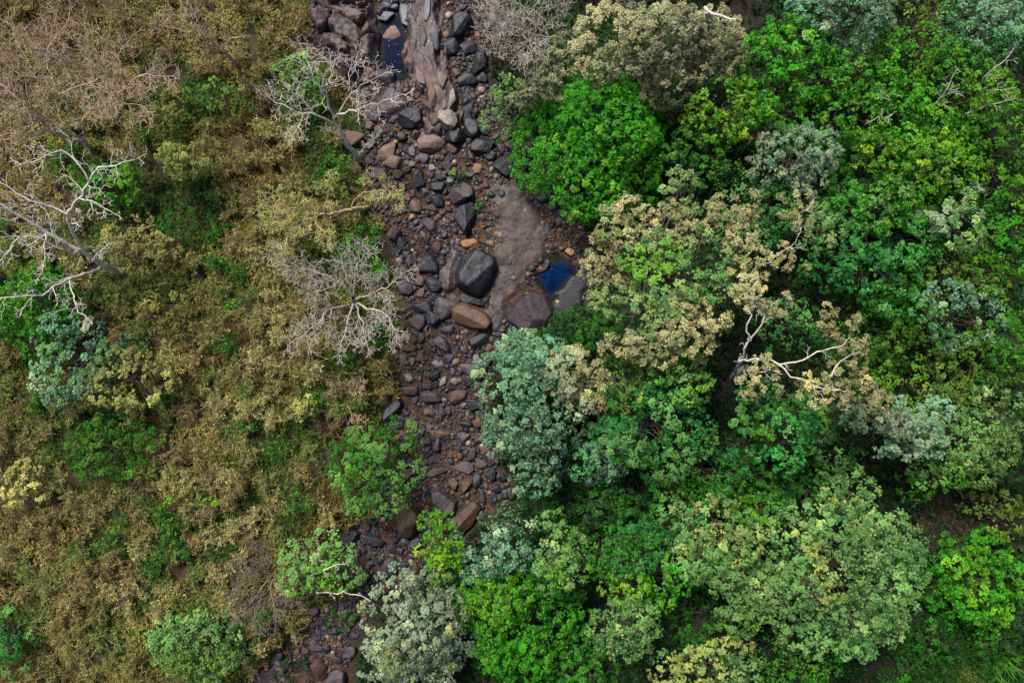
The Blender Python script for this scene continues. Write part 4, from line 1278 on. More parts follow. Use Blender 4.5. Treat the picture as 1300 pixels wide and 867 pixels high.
T('leafy_tree', 840, 735, 46, 40, 5.6, 'broad', 'bright', 'bright green treetop between the pale mint crown and the yellowish sprayed tree', nl=7, gap=0.1, seed=120, group=FG, accent='lime', accent_p=.3)
T('leafy_tree', 1215, 700, 36, 26, 2.4, 'fine', 'green', 'low green tree at the lower rim of the dark clearing', nl=5, gap=0.15, seed=121, group=FG)
T('leafy_tree', 1145, 250, 50, 36, 6.6, 'broad', 'bright', 'bright green treetop over the deep green drooping tree', nl=6, gap=0.1, seed=122, group=FG, accent='sage', accent_p=.3)
# --- streamside and scrub side green trees and shrubs
T('leafy_tree', 472, 600, 70, 68, 4.2, 'fluffy', 'green', 'round green tree on the scrub bank leaning over the boulders', nl=14, gap=0.08, seed=70, group=SG, accent='sage', accent_p=.55)
T('leafy_tree', 398, 722, 64, 46, 3.6, 'fluffy', 'sage', 'pale lime shrub tree with two bleached branches beside the stream', nl=8, gap=0.12, seed=71, group=SG, accent='lime', accent_p=.35)
t71 = bpy.context.scene.objects['leafy_tree.%03d' % 0] if False else None
T('leafy_shrub', 242, 828, 74, 56, 2.9, 'fluffy', 'sage', 'big olive green shrub at the bottom among dry scrub', cat='shrub', nl=11, gap=0.1, seed=72, group=SG, accent='olive', accent_p=.4)
T('leafy_shrub', 84, 452, 72, 78, 4.0, 'fluffy', 'teal', 'blue green shrub at the photo edge below the bleached dead tree', cat='shrub', nl=11, gap=0.12, seed=73, group=SG, accent='sage', accent_p=.3)
T('leafy_shrub', 26, 395, 62, 70, 3.9, 'mango', 'bright', 'bright green shrub at the photo edge beside the blue green shrub', cat='shrub', nl=12, gap=0.04, seed=74, group=SG, accent='lime', accent_p=.25)
T('leafy_shrub', 142, 484, 62, 44, 4.2, 'teak', 'straw', 'pale straw leaved shrub over the blue green shrub', cat='shrub', nl=9, gap=0.3, seed=75, group=SG, accent='paleyellow', accent_p=.4)
T('leafy_shrub', 130, 570, 76, 50, 2.6, 'fluffy', 'green', 'wide green shrub below the pale straw shrub', cat='shrub', nl=9, gap=0.15, seed=76, group=SG, accent='olive', accent_p=.3)
T('leafy_shrub', 160, 312, 66, 44, 3.4, 'fine', 'straw', 'fluffy straw coloured shrub beside the trunk of the bleached dead tree', cat='shrub', nl=10, gap=0.15, seed=77, group=SG)
T('leafy_shrub', 235, 268, 62, 54, 2.2, 'fine', 'dark', 'dark green low shrub between the straw shrub and the small pale yellow shrub', cat='shrub', nl=7, gap=0.15, seed=78, group=SG, accent='green', accent_p=.3)
T('leafy_shrub', 128, 232, 56, 42, 3.2, 'mango', 'bright', 'bright green shrub under the upper branches of the bleached dead tree', cat='shrub', nl=7, gap=0.08, seed=79, group=SG, accent='lime', accent_p=.3)
T('leafy_shrub', 226, 200, 40, 28, 3.2, 'teak', 'paleyellow', 'small pale yellow green shrub standing above the dark green low shrub', cat='shrub', nl=6, gap=0.15, seed=80, group=SG)
T('leafy_shrub', 376, 100, 40, 44, 1.9, 'fine', 'sage', 'grey green shrub below the twigs of the white forked tree', cat='shrub', nl=7, gap=0.15, seed=81, group=SG, accent='olive', accent_p=.3)
T('leafy_shrub', 418, 222, 36, 34, 1.6, 'mango', 'green', 'green shrub below the foot of the white forked tree', cat='shrub', nl=6, gap=0.15, seed=82, group=SG, accent='dryolive', accent_p=.3)
T('leafy_shrub', 450, 325, 44, 44, 1.7, 'mango', 'bright', 'green grassy shrub seen through the white bare tree', cat='shrub', nl=7, gap=0.12, seed=83, group=SG, accent='green', accent_p=.4)
T('leafy_shrub', 470, 410, 34, 50, 1.5, 'fine', 'green', 'low green shrub at the lower stream side of the white bare tree', cat='shrub', nl=6, gap=0.2, seed=84, group=SG, accent='dryolive', accent_p=.3)
T('leafy_shrub', 386, 520, 15, 20, 2.4, 'teak', 'paleyellow', 'tiny pale yellow shrub above the round green tree', cat='shrub', nl=4, gap=0.05, seed=85, group=SG)
T('leafy_shrub', 18, 620, 36, 36, 2.8, 'teak', 'straw', 'pale yellow shrub cut by the photo edge below the wide green shrub', cat='shrub', nl=6, gap=0.25, seed=86, group=SG)
T('leafy_shrub', 5, 815, 32, 50, 2.4, 'fluffy', 'emerald', 'green shrub cut by the photo edge near the bottom corner', cat='shrub', nl=6, gap=0.1, seed=87, group=SG, accent='sage', accent_p=.3)
T('leafy_shrub', 282, 122, 40, 26, 1.9, 'fluffy', 'olive', 'olive shrub below the small bare forked tree', cat='shrub', nl=6, gap=0.2, seed=88, group=SG, accent='sage', accent_p=.3)
T('leafy_shrub', 222, 135, 40, 34, 1.6, 'fine', 'dryolive', 'dull olive shrub between the brown bare tree and the olive shrub', cat='shrub', nl=6, gap=0.2, seed=89, group=SG, accent='green', accent_p=.3)
T('leafy_shrub', 583, 221, 11, 12, 0.75, 'fine', 'green', 'small green stream bush growing between the boulders', cat='shrub', nl=4, gap=0.0, seed=90)
T('leafy_shrub', 603, 265, 7, 8, 0.45, 'fine', 'green', 'tiny green tuft growing beside the tall jagged black boulder', cat='shrub', nl=3, gap=0.0, seed=91)
T('leafy_shrub', 703, 240, 13, 14, 0.8, 'fine', 'green', 'small green bush at the edge of the gravel by the tufted tree', cat='shrub', nl=4, gap=0.1, seed=92)
T('leafy_shrub', 675, 368, 9, 7, 0.5, 'fine', 'olive', 'tiny olive tuft on the rim of the bright blue pool', cat='shrub', nl=3, gap=0.1, seed=93)
T('leafy_shrub', 430, 790, 26, 14, 1.0, 'fine', 'green', 'low green shrub above the stones of the lower stream bed', cat='shrub', nl=4, gap=0.15, seed=94)
T('leafy_shrub', 228, 700, 22, 30, 1.2, 'mango', 'dark', 'dark green low shrub in the middle of the dry brown scrub', cat='shrub', nl=5, gap=0.2, seed=95, group=SG)
T('leafy_shrub', 362, 850, 24, 18, 1.2, 'fine', 'dark', 'dark shrub at the lower end of the stream bed', cat='shrub', nl=4, gap=0.15, seed=96, group=SG)
T('leafy_shrub', 300, 375, 0, 0, 1.5, 'fine', 'dryolive', 'thin olive shrub between the dead tree and the white bare tree', cat='shrub', seed=97, group=SG, gap=0.35, lobes_px=[(205, 385, 22, 3.0), (180, 400, 20, 3.1), (225, 410, 18, 2.9), (170, 375, 18, 3.1)])
T('flowering_plant', 215, 645, 7, 6, 1.3, 'fine', 'lime', 'small bright yellow flowering sprig in the dry scrub', cat='plant', nl=3, gap=0, seed=98)
T('flowering_plant', 270, 640, 10, 5, 1.3, 'fine', 'lime', 'second yellow flowering sprig, wider and nearer the stream', cat='plant', nl=3, gap=0, seed=99)

# --- bare trees
def bare_tree(label, base_px, limbs, mat, seed, twl=1.5, level=2, spacing=0.42, dense=1.0, leaf=None, group='bare dead trees', name='dead_tree', trunk=None, start=0.3):
    rg = np.random.default_rng(seed)
    base = G(*base_px)
    root = empty(name, base)
    tag(root, label, 'tree', group)
    tr = [base - np.array([0, 0, 0.2])] + [P(*q) if q[2] else G(q[0], q[1]) for q in trunk]
    r0 = trunk_r = 0.15
    pts, _ = resample(tr, max(6, len(tr) * 3), rg, 0.02)
    tubes('trunk', [(pts, np.linspace(0.14, 0.085, len(pts)))], mat, root, base, 8)
    tips = []
    for lm in limbs:
        a, b = lm[1], lm[2]
        pp = limb_paths([P(*q) for q in lm[0]], a, b, rg, twl=twl * (lm[3] if len(lm) > 3 else 1), level=level, spacing=spacing, dense=dense, start=start)
        tubes('limb', pp, mat, root, base)
        tips += [p[0][-1] for p in pp] + [p[0][len(p[0]) // 2] for p in pp if len(p[0]) > 4]
    if leaf:
        sp, pal, frac = leaf
        tips = np.array(tips)
        tips = tips[rg.random(len(tips)) < frac]
        s = SPEC[sp]
        n, m = len(tips), s['m']
        ax = nrm(rg.normal(size=(n, 3)) * 0.4 + np.array([0, 0, 1.0]))
        t1, t2 = basis(ax)
        ph = rg.uniform(0, 6.28, (n, m))
        el = rg.uniform(-0.2, 0.9, (n, m))
        dd = (np.cos(el) * np.cos(ph))[..., None] * t1[:, None] + (np.cos(el) * np.sin(ph))[..., None] * t2[:, None] + np.sin(el)[..., None] * ax[:, None]
        pc = [lin(c) for c in PAL[pal]]
        t = rg.random((n, 1, 1))
        cc = (pc[0] * (1 - t) + pc[1] * t) * rg.uniform(0.7, 1.3, (n, m, 1))
        L = s['L'] * rg.uniform(0.6, 1.1, n * m)
        build_leaves('crown', np.repeat(tips, m, 0) + rg.normal(0, 0.05, (n * m, 3)), dd.reshape(-1, 3), np.repeat(ax, m, 0), L, L * s['W'] / s['L'], cc.reshape(-1, 3), MATS[s['mat']], root, base)
    return root

bare_tree('big bleached dead tree with angular white limbs at the photo edge', (155, 348),
    [([(110, 323, 4.4), (62, 297, 5.6), (18, 268, 6.6), (-15, 250, 7.2)], .12, .06),
     ([(108, 322, 4.4), (96, 303, 5.4), (90, 287, 6.2), (85, 272, 6.8), (99, 253, 7.4), (112, 231, 7.8), (125, 212, 8.0), (145, 211, 8.1), (166, 204, 8.2)], .11, .03),
     ([(85, 272, 6.8), (60, 260, 7.2), (32, 253, 7.6), (12, 238, 7.8)], .06, .025),
     ([(113, 230, 7.8), (100, 208, 8.2), (83, 190, 8.4), (60, 200, 8.6), (40, 206, 8.6)], .05, .02),
     ([(132, 338, 3.4), (112, 346, 4.6), (88, 353, 5.4), (70, 365, 6.0), (46, 378, 6.6), (22, 374, 7.0), (4, 378, 7.2)], .10, .03),
     ([(88, 353, 5.4), (92, 374, 5.9), (97, 392, 6.3), (112, 405, 6.6)], .05, .02, .8),
     ([(104, 319, 4.6), (88, 322, 5.4), (72, 314, 6.0), (48, 300, 6.6), (25, 301, 7.0), (5, 325, 7.2)], .07, .025),
     ([(117, 330, 4.2), (126, 318, 5.4), (136, 311, 6.2)], .07, .03, .5),
     ([(100, 252, 7.4), (120, 255, 7.8), (140, 268, 8.0)], .04, .02, .7),
     ([(58, 296, 5.6), (56, 320, 6.2), (54, 345, 6.6)], .05, .02, .7)],
    BARK_WHITE, 501, trunk=[(143, 342, 2.6), (130, 335, 3.4), (110, 323, 4.4)], twl=1.3, spacing=0.45, level=2, dense=0.95)
bare_tree('spreading brown grey leafless tree in the top corner above the bleached tree', (122, 196),
    [([(106, 180, 3.4), (84, 177, 4.2), (60, 165, 5.0), (40, 142, 5.8), (14, 116, 6.4), (-12, 100, 6.8)], .12, .05),
     ([(104, 176, 3.6), (82, 165, 4.6), (60, 150, 5.4), (30, 132, 6.0), (5, 108, 6.4)], .08, .04),
     ([(110, 172, 3.6), (104, 158, 4.8), (112, 142, 5.8), (128, 136, 6.2), (150, 118, 6.6), (180, 95, 6.8), (210, 98, 7.0)], .08, .025),
     ([(104, 158, 4.8), (90, 140, 5.6), (75, 120, 6.2), (62, 92, 6.6), (60, 60, 7.0), (85, 30, 7.2)], .08, .025),
     ([(84, 140, 5.4), (92, 110, 6.2), (108, 82, 6.6), (112, 50, 7.0)], .06, .02),
     ([(62, 164, 5.0), (40, 172, 5.8), (10, 168, 6.4), (-15, 180, 6.6)], .06, .02),
     ([(118, 140, 5.9), (140, 128, 6.4), (160, 130, 6.6), (185, 138, 6.8)], .05, .02),
     ([(40, 140, 5.8), (32, 110, 6.2), (38, 80, 6.6), (20, 50, 6.8)], .05, .02),
     ([(75, 120, 6.2), (100, 110, 6.6), (130, 100, 6.8), (150, 70, 7.0)], .05, .02)],
    BARK_BROWN, 502, trunk=[(116, 190, 2.2), (110, 183, 3.0), (106, 178, 3.5)], twl=1.8, spacing=0.26, level=2, dense=1.3)
bare_tree('small bare forked tree leaning over brown grass at the top', (302, 84),
    [([(285, 67, 3.4), (272, 58, 4.2), (264, 44, 5.0), (262, 30, 5.4)], .10, .035, .7),
     ([(272, 59, 4.2), (252, 52, 5.0), (232, 38, 5.4), (205, 32, 5.8)], .06, .02),
     ([(258, 42, 5.2), (246, 20, 5.8), (236, -2, 6.2)], .04, .02),
     ([(280, 63, 3.8), (292, 52, 4.8), (308, 47, 5.2)], .05, .02, .7),
     ([(255, 54, 4.8), (248, 40, 5.4), (225, 20, 5.8)], .04, .015)],
    BARK_BROWN, 503, trunk=[(295, 76, 2.4), (285, 67, 3.4)], twl=1.1, spacing=0.45, level=2)
bare_tree('white forked leafless tree spreading over the edge of the boulders', (456, 206),
    [([(424, 150, 3.2), (418, 132, 4.0), (406, 114, 4.6), (398, 100, 5.0), (394, 84, 5.2), (386, 68, 5.4)], .075, .02),
     ([(424, 158, 3.0), (408, 148, 3.8), (396, 142, 4.2), (385, 145, 4.4), (374, 143, 4.6), (352, 130, 4.9), (342, 124, 5.0)], .075, .02),
     ([(396, 142, 4.2), (384, 125, 4.6), (374, 112, 4.9), (362, 106, 5.1)], .04, .015),
     ([(424, 150, 3.2), (436, 141, 3.8), (460, 138, 4.4), (488, 128, 4.8), (511, 120, 5.0)], .07, .02),
     ([(431, 142, 3.7), (441, 124, 4.4), (456, 111, 4.8), (484, 96, 5.1)], .05, .015),
     ([(443, 116, 4.6), (445, 92, 4.9), (452, 76, 5.2)], .03, .012),
     ([(405, 112, 4.6), (420, 100, 4.9), (428, 88, 5.1), (414, 74, 5.3)], .04, .015),
     ([(452, 201, 0.6), (462, 186, 1.6), (480, 171, 2.4)], .05, .03, .4),
     ([(385, 145, 4.4), (382, 160, 4.7), (372, 172, 4.9)], .03, .012),
     ([(440, 178, 2.4), (428, 168, 2.9), (412, 164, 3.3)], .03, .012, .4)],
    BARK_WHITE, 504, trunk=[(448, 192, 1.4), (436, 172, 2.4), (424, 154, 3.1)], twl=1.15, spacing=0.36, level=2, dense=1.15)
bare_tree('twiggy tan tree with sparse yellowish leaves beside the stream', (468, 262),
    [([(432, 270, 2.4), (412, 271, 3.0), (396, 277, 3.4), (376, 282, 3.8), (365, 296, 4.2), (362, 312, 4.4)], .09, .03),
     ([(405, 272, 3.2), (386, 262, 3.7), (366, 258, 4.0), (350, 262, 4.2)], .05, .02),
     ([(412, 270, 3.0), (415, 250, 3.6), (422, 234, 4.0)], .05, .02),
     ([(398, 276, 3.4), (408, 292, 3.8), (416, 305, 4.0)], .04, .02),
     ([(446, 264, 1.8), (455, 248, 2.6), (490, 240, 3.2), (505, 250, 3.4)], .04, .015),
     ([(366, 258, 4.0), (355, 245, 4.3), (345, 275, 4.4)], .03, .015)],
    BARK_TAN, 505, trunk=[(455, 265, 1.2), (440, 268, 2.0), (430, 270, 2.4)], twl=1.1, spacing=0.28, level=2, dense=1.2, leaf=('dry', 'paleyellow', 0.5), name='twiggy_tree')
bare_tree('pale bare tree with dense white twigs beside the rusty stones', (452, 392),
    [([(447, 376, 2.8), (441, 356, 3.6), (437, 338, 4.0), (432, 322, 4.2)], .075, .025),
     ([(446, 374, 2.9), (428, 357, 3.6), (402, 347, 4.2), (374, 339, 4.6), (358, 335, 4.8)], .075, .02),
     ([(450, 388, 2.4), (432, 390, 3.2), (414, 392, 3.6), (405, 408, 4.0), (386, 424, 4.4), (374, 432, 4.6)], .07, .02),
     ([(452, 386, 2.4), (478, 394, 3.4), (498, 404, 4.0), (504, 426, 4.4)], .07, .02),
     ([(448, 376, 2.8), (450, 348, 3.8), (457, 328, 4.2), (470, 318, 4.4)], .06, .02),
     ([(448, 386, 2.6), (441, 410, 3.6), (432, 440, 4.2)], .06, .02),
     ([(452, 380, 2.7), (476, 370, 3.6), (500, 358, 4.2), (515, 345, 4.4)], .06, .02),
     ([(430, 358, 3.6), (410, 370, 4.2), (395, 372, 4.5)], .04, .015),
     ([(452, 388, 2.4), (462, 412, 3.6), (466, 438, 4.2)], .05, .015)],
    BARK_GREY, 506, trunk=[(450, 387, 1.8), (448, 378, 2.7)], twl=1.3, spacing=0.24, level=2, dense=1.4)
bare_tree('bare brown bush tree with fine twigs beside the pale lime shrub tree', (352, 725),
    [([(345, 730, 1.2), (330, 748, 1.8), (318, 768, 2.2), (300, 780, 2.4)], .05, .02),
     ([(345, 728, 1.2), (325, 722, 1.8), (305, 715, 2.2)], .05, .02), ([(346, 735, 1.2), (345, 760, 1.8), (350, 785, 2.2)], .05, .02),
     ([(340, 740, 1.4), (320, 735, 2.0), (298, 745, 2.3)], .04, .015), ([(345, 730, 1.2), (335, 705, 1.8), (325, 690, 2.0)], .04, .015),
     ([(345, 738, 1.2), (362, 755, 1.8), (378, 768, 2.0)], .04, .015), ([(338, 745, 1.4), (328, 770, 2.0), (330, 795, 2.2)], .04, .015)],
    BARK_MID, 507, trunk=[(348, 728, 0.9), (345, 731, 1.2)], twl=1.0, spacing=0.24, level=2, dense=1.3)
bare_tree('leafless grey tree with a haze of fine twigs at the top of the stream', (738, 55),
    [([(722, 52, 3.6), (700, 48, 4.4), (680, 45, 5.0), (655, 35, 5.4), (632, 28, 5.6)], .09, .02),
     ([(712, 50, 4.0), (695, 28, 4.8), (672, 12, 5.2), (650, 2, 5.4)], .05, .02), ([(700, 48, 4.4), (682, 62, 5.0), (660, 72, 5.2)], .05, .02),
     ([(716, 50, 3.8), (712, 26, 4.8), (700, 5, 5.2)], .05, .02), ([(690, 47, 4.7), (665, 55, 5.1), (640, 58, 5.4)], .04, .015),
     ([(680, 30, 5.0), (655, 20, 5.3), (630, 10, 5.6)], .04, .015), ([(670, 42, 5.1), (652, 50, 5.3), (628, 42, 5.5)], .04, .015)],
    BARK_GREY, 508, trunk=[(736, 55, 2.2), (724, 52, 3.5)], twl=1.5, spacing=0.26, level=2, dense=1.5)
bare_tree('small twig bush beside the black block on the scrub bank', (440, 512),
    [([(440, 510, .9), (430, 500, 1.3), (420, 492, 1.6)], .03, .012), ([(440, 510, .9), (452, 498, 1.3), (458, 485, 1.6)], .03, .012),
     ([(440, 512, .9), (446, 525, 1.3), (452, 540, 1.5)], .03, .012), ([(440, 512, .9), (425, 518, 1.3), (412, 522, 1.5)], .03, .012), ([(440, 510, .9), (440, 490, 1.4)], .03, .012)],
    BARK_TAN, 509, trunk=[(440, 511, .6), (440, 511, .9)], twl=0.8, spacing=0.2, level=2, dense=1.4)
# dead limbs standing in green crowns
def snag(label, base_px, limbs, seed, mat=BARK_GREY, twl=0.7):
    rg = np.random.default_rng(seed)
    base = G(*base_px)
    root = empty('dead_tree', base)
    tag(root, label, 'tree', 'bare dead trees')
    first = P(*limbs[0][0][0])
    pts, _ = resample([base - np.array([0, 0, .2]), (base + first) / 2 + rg.normal(0, .1, 3), first], 8, rg, .02)
    tubes('trunk', [(pts, np.linspace(.12, limbs[0][1], 8))], mat, root, base)
    for lm in limbs:
        tubes('limb', limb_paths([P(*q) for q in lm[0]], lm[1], lm[2], rg, twl=twl, level=1, spacing=0.5, start=0.2), mat, root, base)
snag('white dead snag standing up through the mid green tree', (1185, 140), [([(1180, 137, 5.4), (1192, 125, 6.2), (1203, 116, 6.6), (1209, 98, 7.0)], .07, .025), ([(1192, 126, 6.2), (1198, 122, 6.6), (1212, 118, 6.9)], .03, .015)], 601)
snag('pale arching dead branches near the top corner of the forest', (1240, 120), [([(1238, 110, 5.8), (1255, 92, 6.8), (1275, 80, 7.2), (1287, 62, 7.4)], .05, .02), ([(1225, 145, 5.6), (1245, 138, 6.6), (1262, 132, 6.9), (1278, 128, 7.1)], .05, .02), ([(1240, 118, 6.0), (1255, 113, 6.7), (1272, 114, 7.0)], .03, .015)], 602)
snag('grey twig fork in the middle of the bright green forest', (1140, 150), [([(1138, 138, 5.6), (1128, 128, 6.4), (1118, 124, 6.7)], .04, .015), ([(1138, 142, 5.6), (1125, 150, 6.4), (1108, 153, 6.6)], .04, .015)], 603)
snag('thin dark dead twig in the lime green tree', (928, 165), [([(927, 160, 5.2), (925, 150, 6.0), (935, 142, 6.3)], .03, .012), ([(925, 152, 5.9), (915, 148, 6.2)], .02, .01)], 604, BARK_DARK)
snag('white curved dead limb in the grey beige tree', (900, 28), [([(895, 10, 7.0), (905, 20, 7.6), (925, 24, 7.9)], .10, .05)], 605, BARK_WHITE, .4)
snag('bleached bare branch hooked over the pale lime shrub tree', (395, 725), [([(398, 728, 2.6), (410, 724, 3.2), (425, 717, 3.5), (438, 716, 3.6)], .05, .02), ([(402, 722, 2.8), (406, 706, 3.4), (404, 690, 3.6)], .03, .012)], 606, BARK_WHITE, .45)
snag('long bleached branch reaching from the pale lime shrub tree over the stones', (405, 752), [([(402, 752, 2.2), (425, 751, 2.8), (448, 753, 3.0), (466, 760, 3.2)], .05, .02)], 607, BARK_WHITE, .4)

# ------------------------------------------------------------------ dry scrub
def twig_sprigs(rg, x, y, z, n):
    pass

GREENS = [(230, 275, 75), (215, 130, 60), (130, 550, 95), (415, 215, 50), (450, 340, 70), (465, 430, 60), (375, 115, 60), (190, 390, 60), (390, 560, 60), (228, 690, 50),
          (250, 655, 40), (310, 540, 45), (440, 495, 45), (30, 430, 90), (20, 330, 50), (130, 250, 60), (330, 575, 40), (350, 660, 40), (270, 820, 80), (15, 770, 60), (375, 320, 40)]
def scrub_colour(w, rg):
    """leaf colour patches over the slope: brown at the top, straw and olive further down"""
    p = np.c_[w, 0 * w[:, 0]]
    a = fbm(p * 0.28, 81, 3)
    b = fbm(p * 0.45 + 31, 83, 3)
    brown, straw, olive, gr = lin((102, 88, 46)), lin((148, 140, 76)), lin((112, 116, 54)), lin((66, 98, 36))
    n = len(w)
    t1 = smooth(0.38, 0.6, a)[:, None]
    t2 = smooth(0.5, 0.62, b)[:, None]
    t3 = smooth(0.62, 0.72, fbm(p * 0.4 + 77, 85, 3))[:, None]
    c = brown * (1 - t1) + straw * t1
    c = c * (1 - 0.7 * t2) + olive * 0.7 * t2
    c = c * (1 - t3) + gr * t3
    gw = np.zeros(n)
    for gx_, gy_, gr_ in GREENS:
        q = P(gx_, gy_, 1.5)
        gw = np.maximum(gw, smooth(1.25, 0.4, np.hypot(w[:, 0] - q[0], w[:, 1] - q[1]) / (gr_ * K) + (fbm(p * 0.8, 87, 3) - 0.5) * 1.1))
    pick = (rg.random(n) < gw * 0.85)[:, None]
    c = np.where(pick, lin((50, 88, 26)) * (1 - t1) + lin((82, 106, 40)) * t1, c)
    return c * rg.uniform(0.6, 1.35, (n, 1))

SHRUBS = []
rs = random.Random(3)
GREEN_PX = [(242, 828, 60), (85, 455, 60), (28, 395, 50), (140, 482, 45), (130, 572, 55), (158, 312, 50), (235, 268, 40), (125, 235, 40), (226, 200, 28), (376, 100, 36),
            (418, 222, 30), (450, 345, 50), (470, 410, 40), (18, 620, 34), (5, 815, 40), (282, 122, 34), (222, 135, 34), (472, 600, 70), (398, 722, 55), (330, 745, 35)]
for _ in range(9000):
    px, py = rs.uniform(-8, 520), rs.uniform(-8, 875)
    r = rs.uniform(14, 34)
    if px > np.interp(py, [p[1] for p in LB], [p[0] for p in LB]) - r * 0.6:
        continue
    if any(math.hypot(px - a, py - b) < c + r * 0.35 for a, b, c in GREEN_PX):
        continue
    if any(math.hypot(px - q['px'], py - q['py']) < 0.60 * (r + q['r']) for q in SHRUBS):
        continue
    # the top corner is mostly open dry grass
    if py < 110 and px > 190 and rs.random() < 0.6:
        continue
    SHRUBS.append(dict(px=px, py=py, r=r))
    if len(SHRUBS) >= 270:
        break
rg = np.random.default_rng(91)
for q in SHRUBS:
    f = float(fbm(np.array([[q['px'] * 0.011, q['py'] * 0.011, 3.3]]), 5, 3)[0])
    if q['py'] < 130:
        q['pal'] = rs.choice(['brown', 'brown', 'dry'])
    elif any(math.hypot(q['px'] - a, q['py'] - b) < c for a, b, c in GREENS) and rs.random() < 0.6:
        q['pal'] = rs.choice(['green', 'olive', 'dryolive'])
    elif f > 0.57:
        q['pal'] = rs.choice(['dryolive', 'olive', 'dryolive', 'green'])
    elif f > 0.48:
        q['pal'] = rs.choice(['dry', 'dryolive', 'straw', 'dry'])
    else:
        q['pal'] = rs.choice(['dry', 'dry', 'brown', 'straw'])
    q['h'] = rs.uniform(0.45, 1.15)
SW = {'brown': 'rusty brown', 'dry': 'tan brown', 'straw': 'straw coloured', 'dryolive': 'dull olive', 'olive': 'olive green', 'green': 'green'}
SLAND = [(155, 345, 'big bleached dead tree'), (242, 828, 'big olive green shrub'), (130, 572, 'wide green shrub'), (226, 200, 'small pale yellow shrub'), (298, 80, 'small bare forked tree'),
         (472, 600, 'round green streamside tree'), (440, 370, 'pale dense twigged tree'), (398, 722, 'pale lime shrub tree'), (240, 642, 'yellow flowering sprigs'), (386, 520, 'tiny pale yellow shrub'),
         (376, 100, 'white forked leafless tree'), (140, 482, 'pale straw leaved shrub'), (385, 275, 'twiggy tan tree'), (228, 700, 'dark green low shrub'), (18, 620, 'pale yellow edge shrub'),
         (5, 815, 'green corner shrub')]
def sdesc(q):
    s = 'large' if q['r'] > 23 else 'middling' if q['r'] > 18 else 'small'
    return f"{s} {SW[q['pal']]} dry bush"
relate(SHRUBS, SLAND, ['uphill of the {}', 'on the stream side of the {}', 'above the {}', 'below the {}'], sdesc)

def dry_shrub(q, rg):
    base = G(q['px'], q['py'], q['h'] * 0.5)
    r = q['r'] * K
    root = empty('dry_bush', base)
    tag(root, q['label'], 'bush', 'dry bushes on the scrub slope')
    paths, tips = [], []
    ns = int(7 + r * 7)
    for k in range(ns):
        th = rg.uniform(0, 6.28)
        lean = rg.uniform(0.15, 1.0)
        end = base + np.array([math.cos(th) * r * lean, math.sin(th) * r * lean, q['h'] * (1.05 - 0.55 * lean ** 2) * rg.uniform(0.8, 1.1)])
        mid = (base + end) / 2 + np.array([0, 0, 0.14 * q['h']]) + rg.normal(0, 0.05, 3)
        p, _ = resample([base - np.array([0, 0, .05]), mid, end], 5, rg, 0.03)
        paths.append((p, np.linspace(0.018, 0.006, 5)))
        for j in range(10):
            s = p[rg.integers(2, 5)]
            d = nrm(rg.normal(size=3) * np.array([1, 1, 0.4]) + np.array([0, 0, 0.35]))
            e = s + d * rg.uniform(0.12, 0.36) * (0.6 + r * 0.5)
            paths.append((np.array([s, (s + e) / 2 + rg.normal(0, .02, 3), e]), np.array([0.008, 0.006, 0.004])))
            tips.append(e)
            tips.append((s + e) / 2)
        tips.append(end)
    tubes('stems', paths, BARK_TAN if q['pal'] != 'green' else BARK_DARK, root, base)
    tips = np.array(tips)
    tips = tips[rg.random(len(tips)) < (0.85 if q['pal'] != 'brown' else 0.55)]
    n, m = len(tips), 5
    ax = nrm(rg.normal(size=(n, 3)) * 0.5 + np.array([0, 0, 1.0]))
    t1, t2 = basis(ax)
    ph = rg.uniform(0, 6.28, (n, 1)) + np.arange(m) * 1.26 + rg.normal(0, .3, (n, m))
    el = rg.uniform(-0.3, 0.8, (n, m))
    dd = (np.cos(el) * np.cos(ph))[..., None] * t1[:, None] + (np.cos(el) * np.sin(ph))[..., None] * t2[:, None] + np.sin(el)[..., None] * ax[:, None]
    pc = [lin(c) for c in PAL[q['pal']]]
    t = rg.random((n, 1, 1))
    cc = pc[0] * (1 - t) + pc[1] * t
    y = rg.random((n, 1, 1)) < 0.25
    cc = np.where(y, pc[2], cc) * rg.uniform(0.65, 1.25, (n, m, 1))
    L = rg.uniform(0.045, 0.095, n * m)
    build_leaves('foliage', np.repeat(tips, m, 0) + rg.normal(0, 0.04, (n * m, 3)), dd.reshape(-1, 3), np.repeat(ax, m, 0), L, L * rg.uniform(0.45, 0.65, n * m), cc.reshape(-1, 3),
                 LEAF_DRY, root, base)
for q in SHRUBS:
    dry_shrub(q, rg)

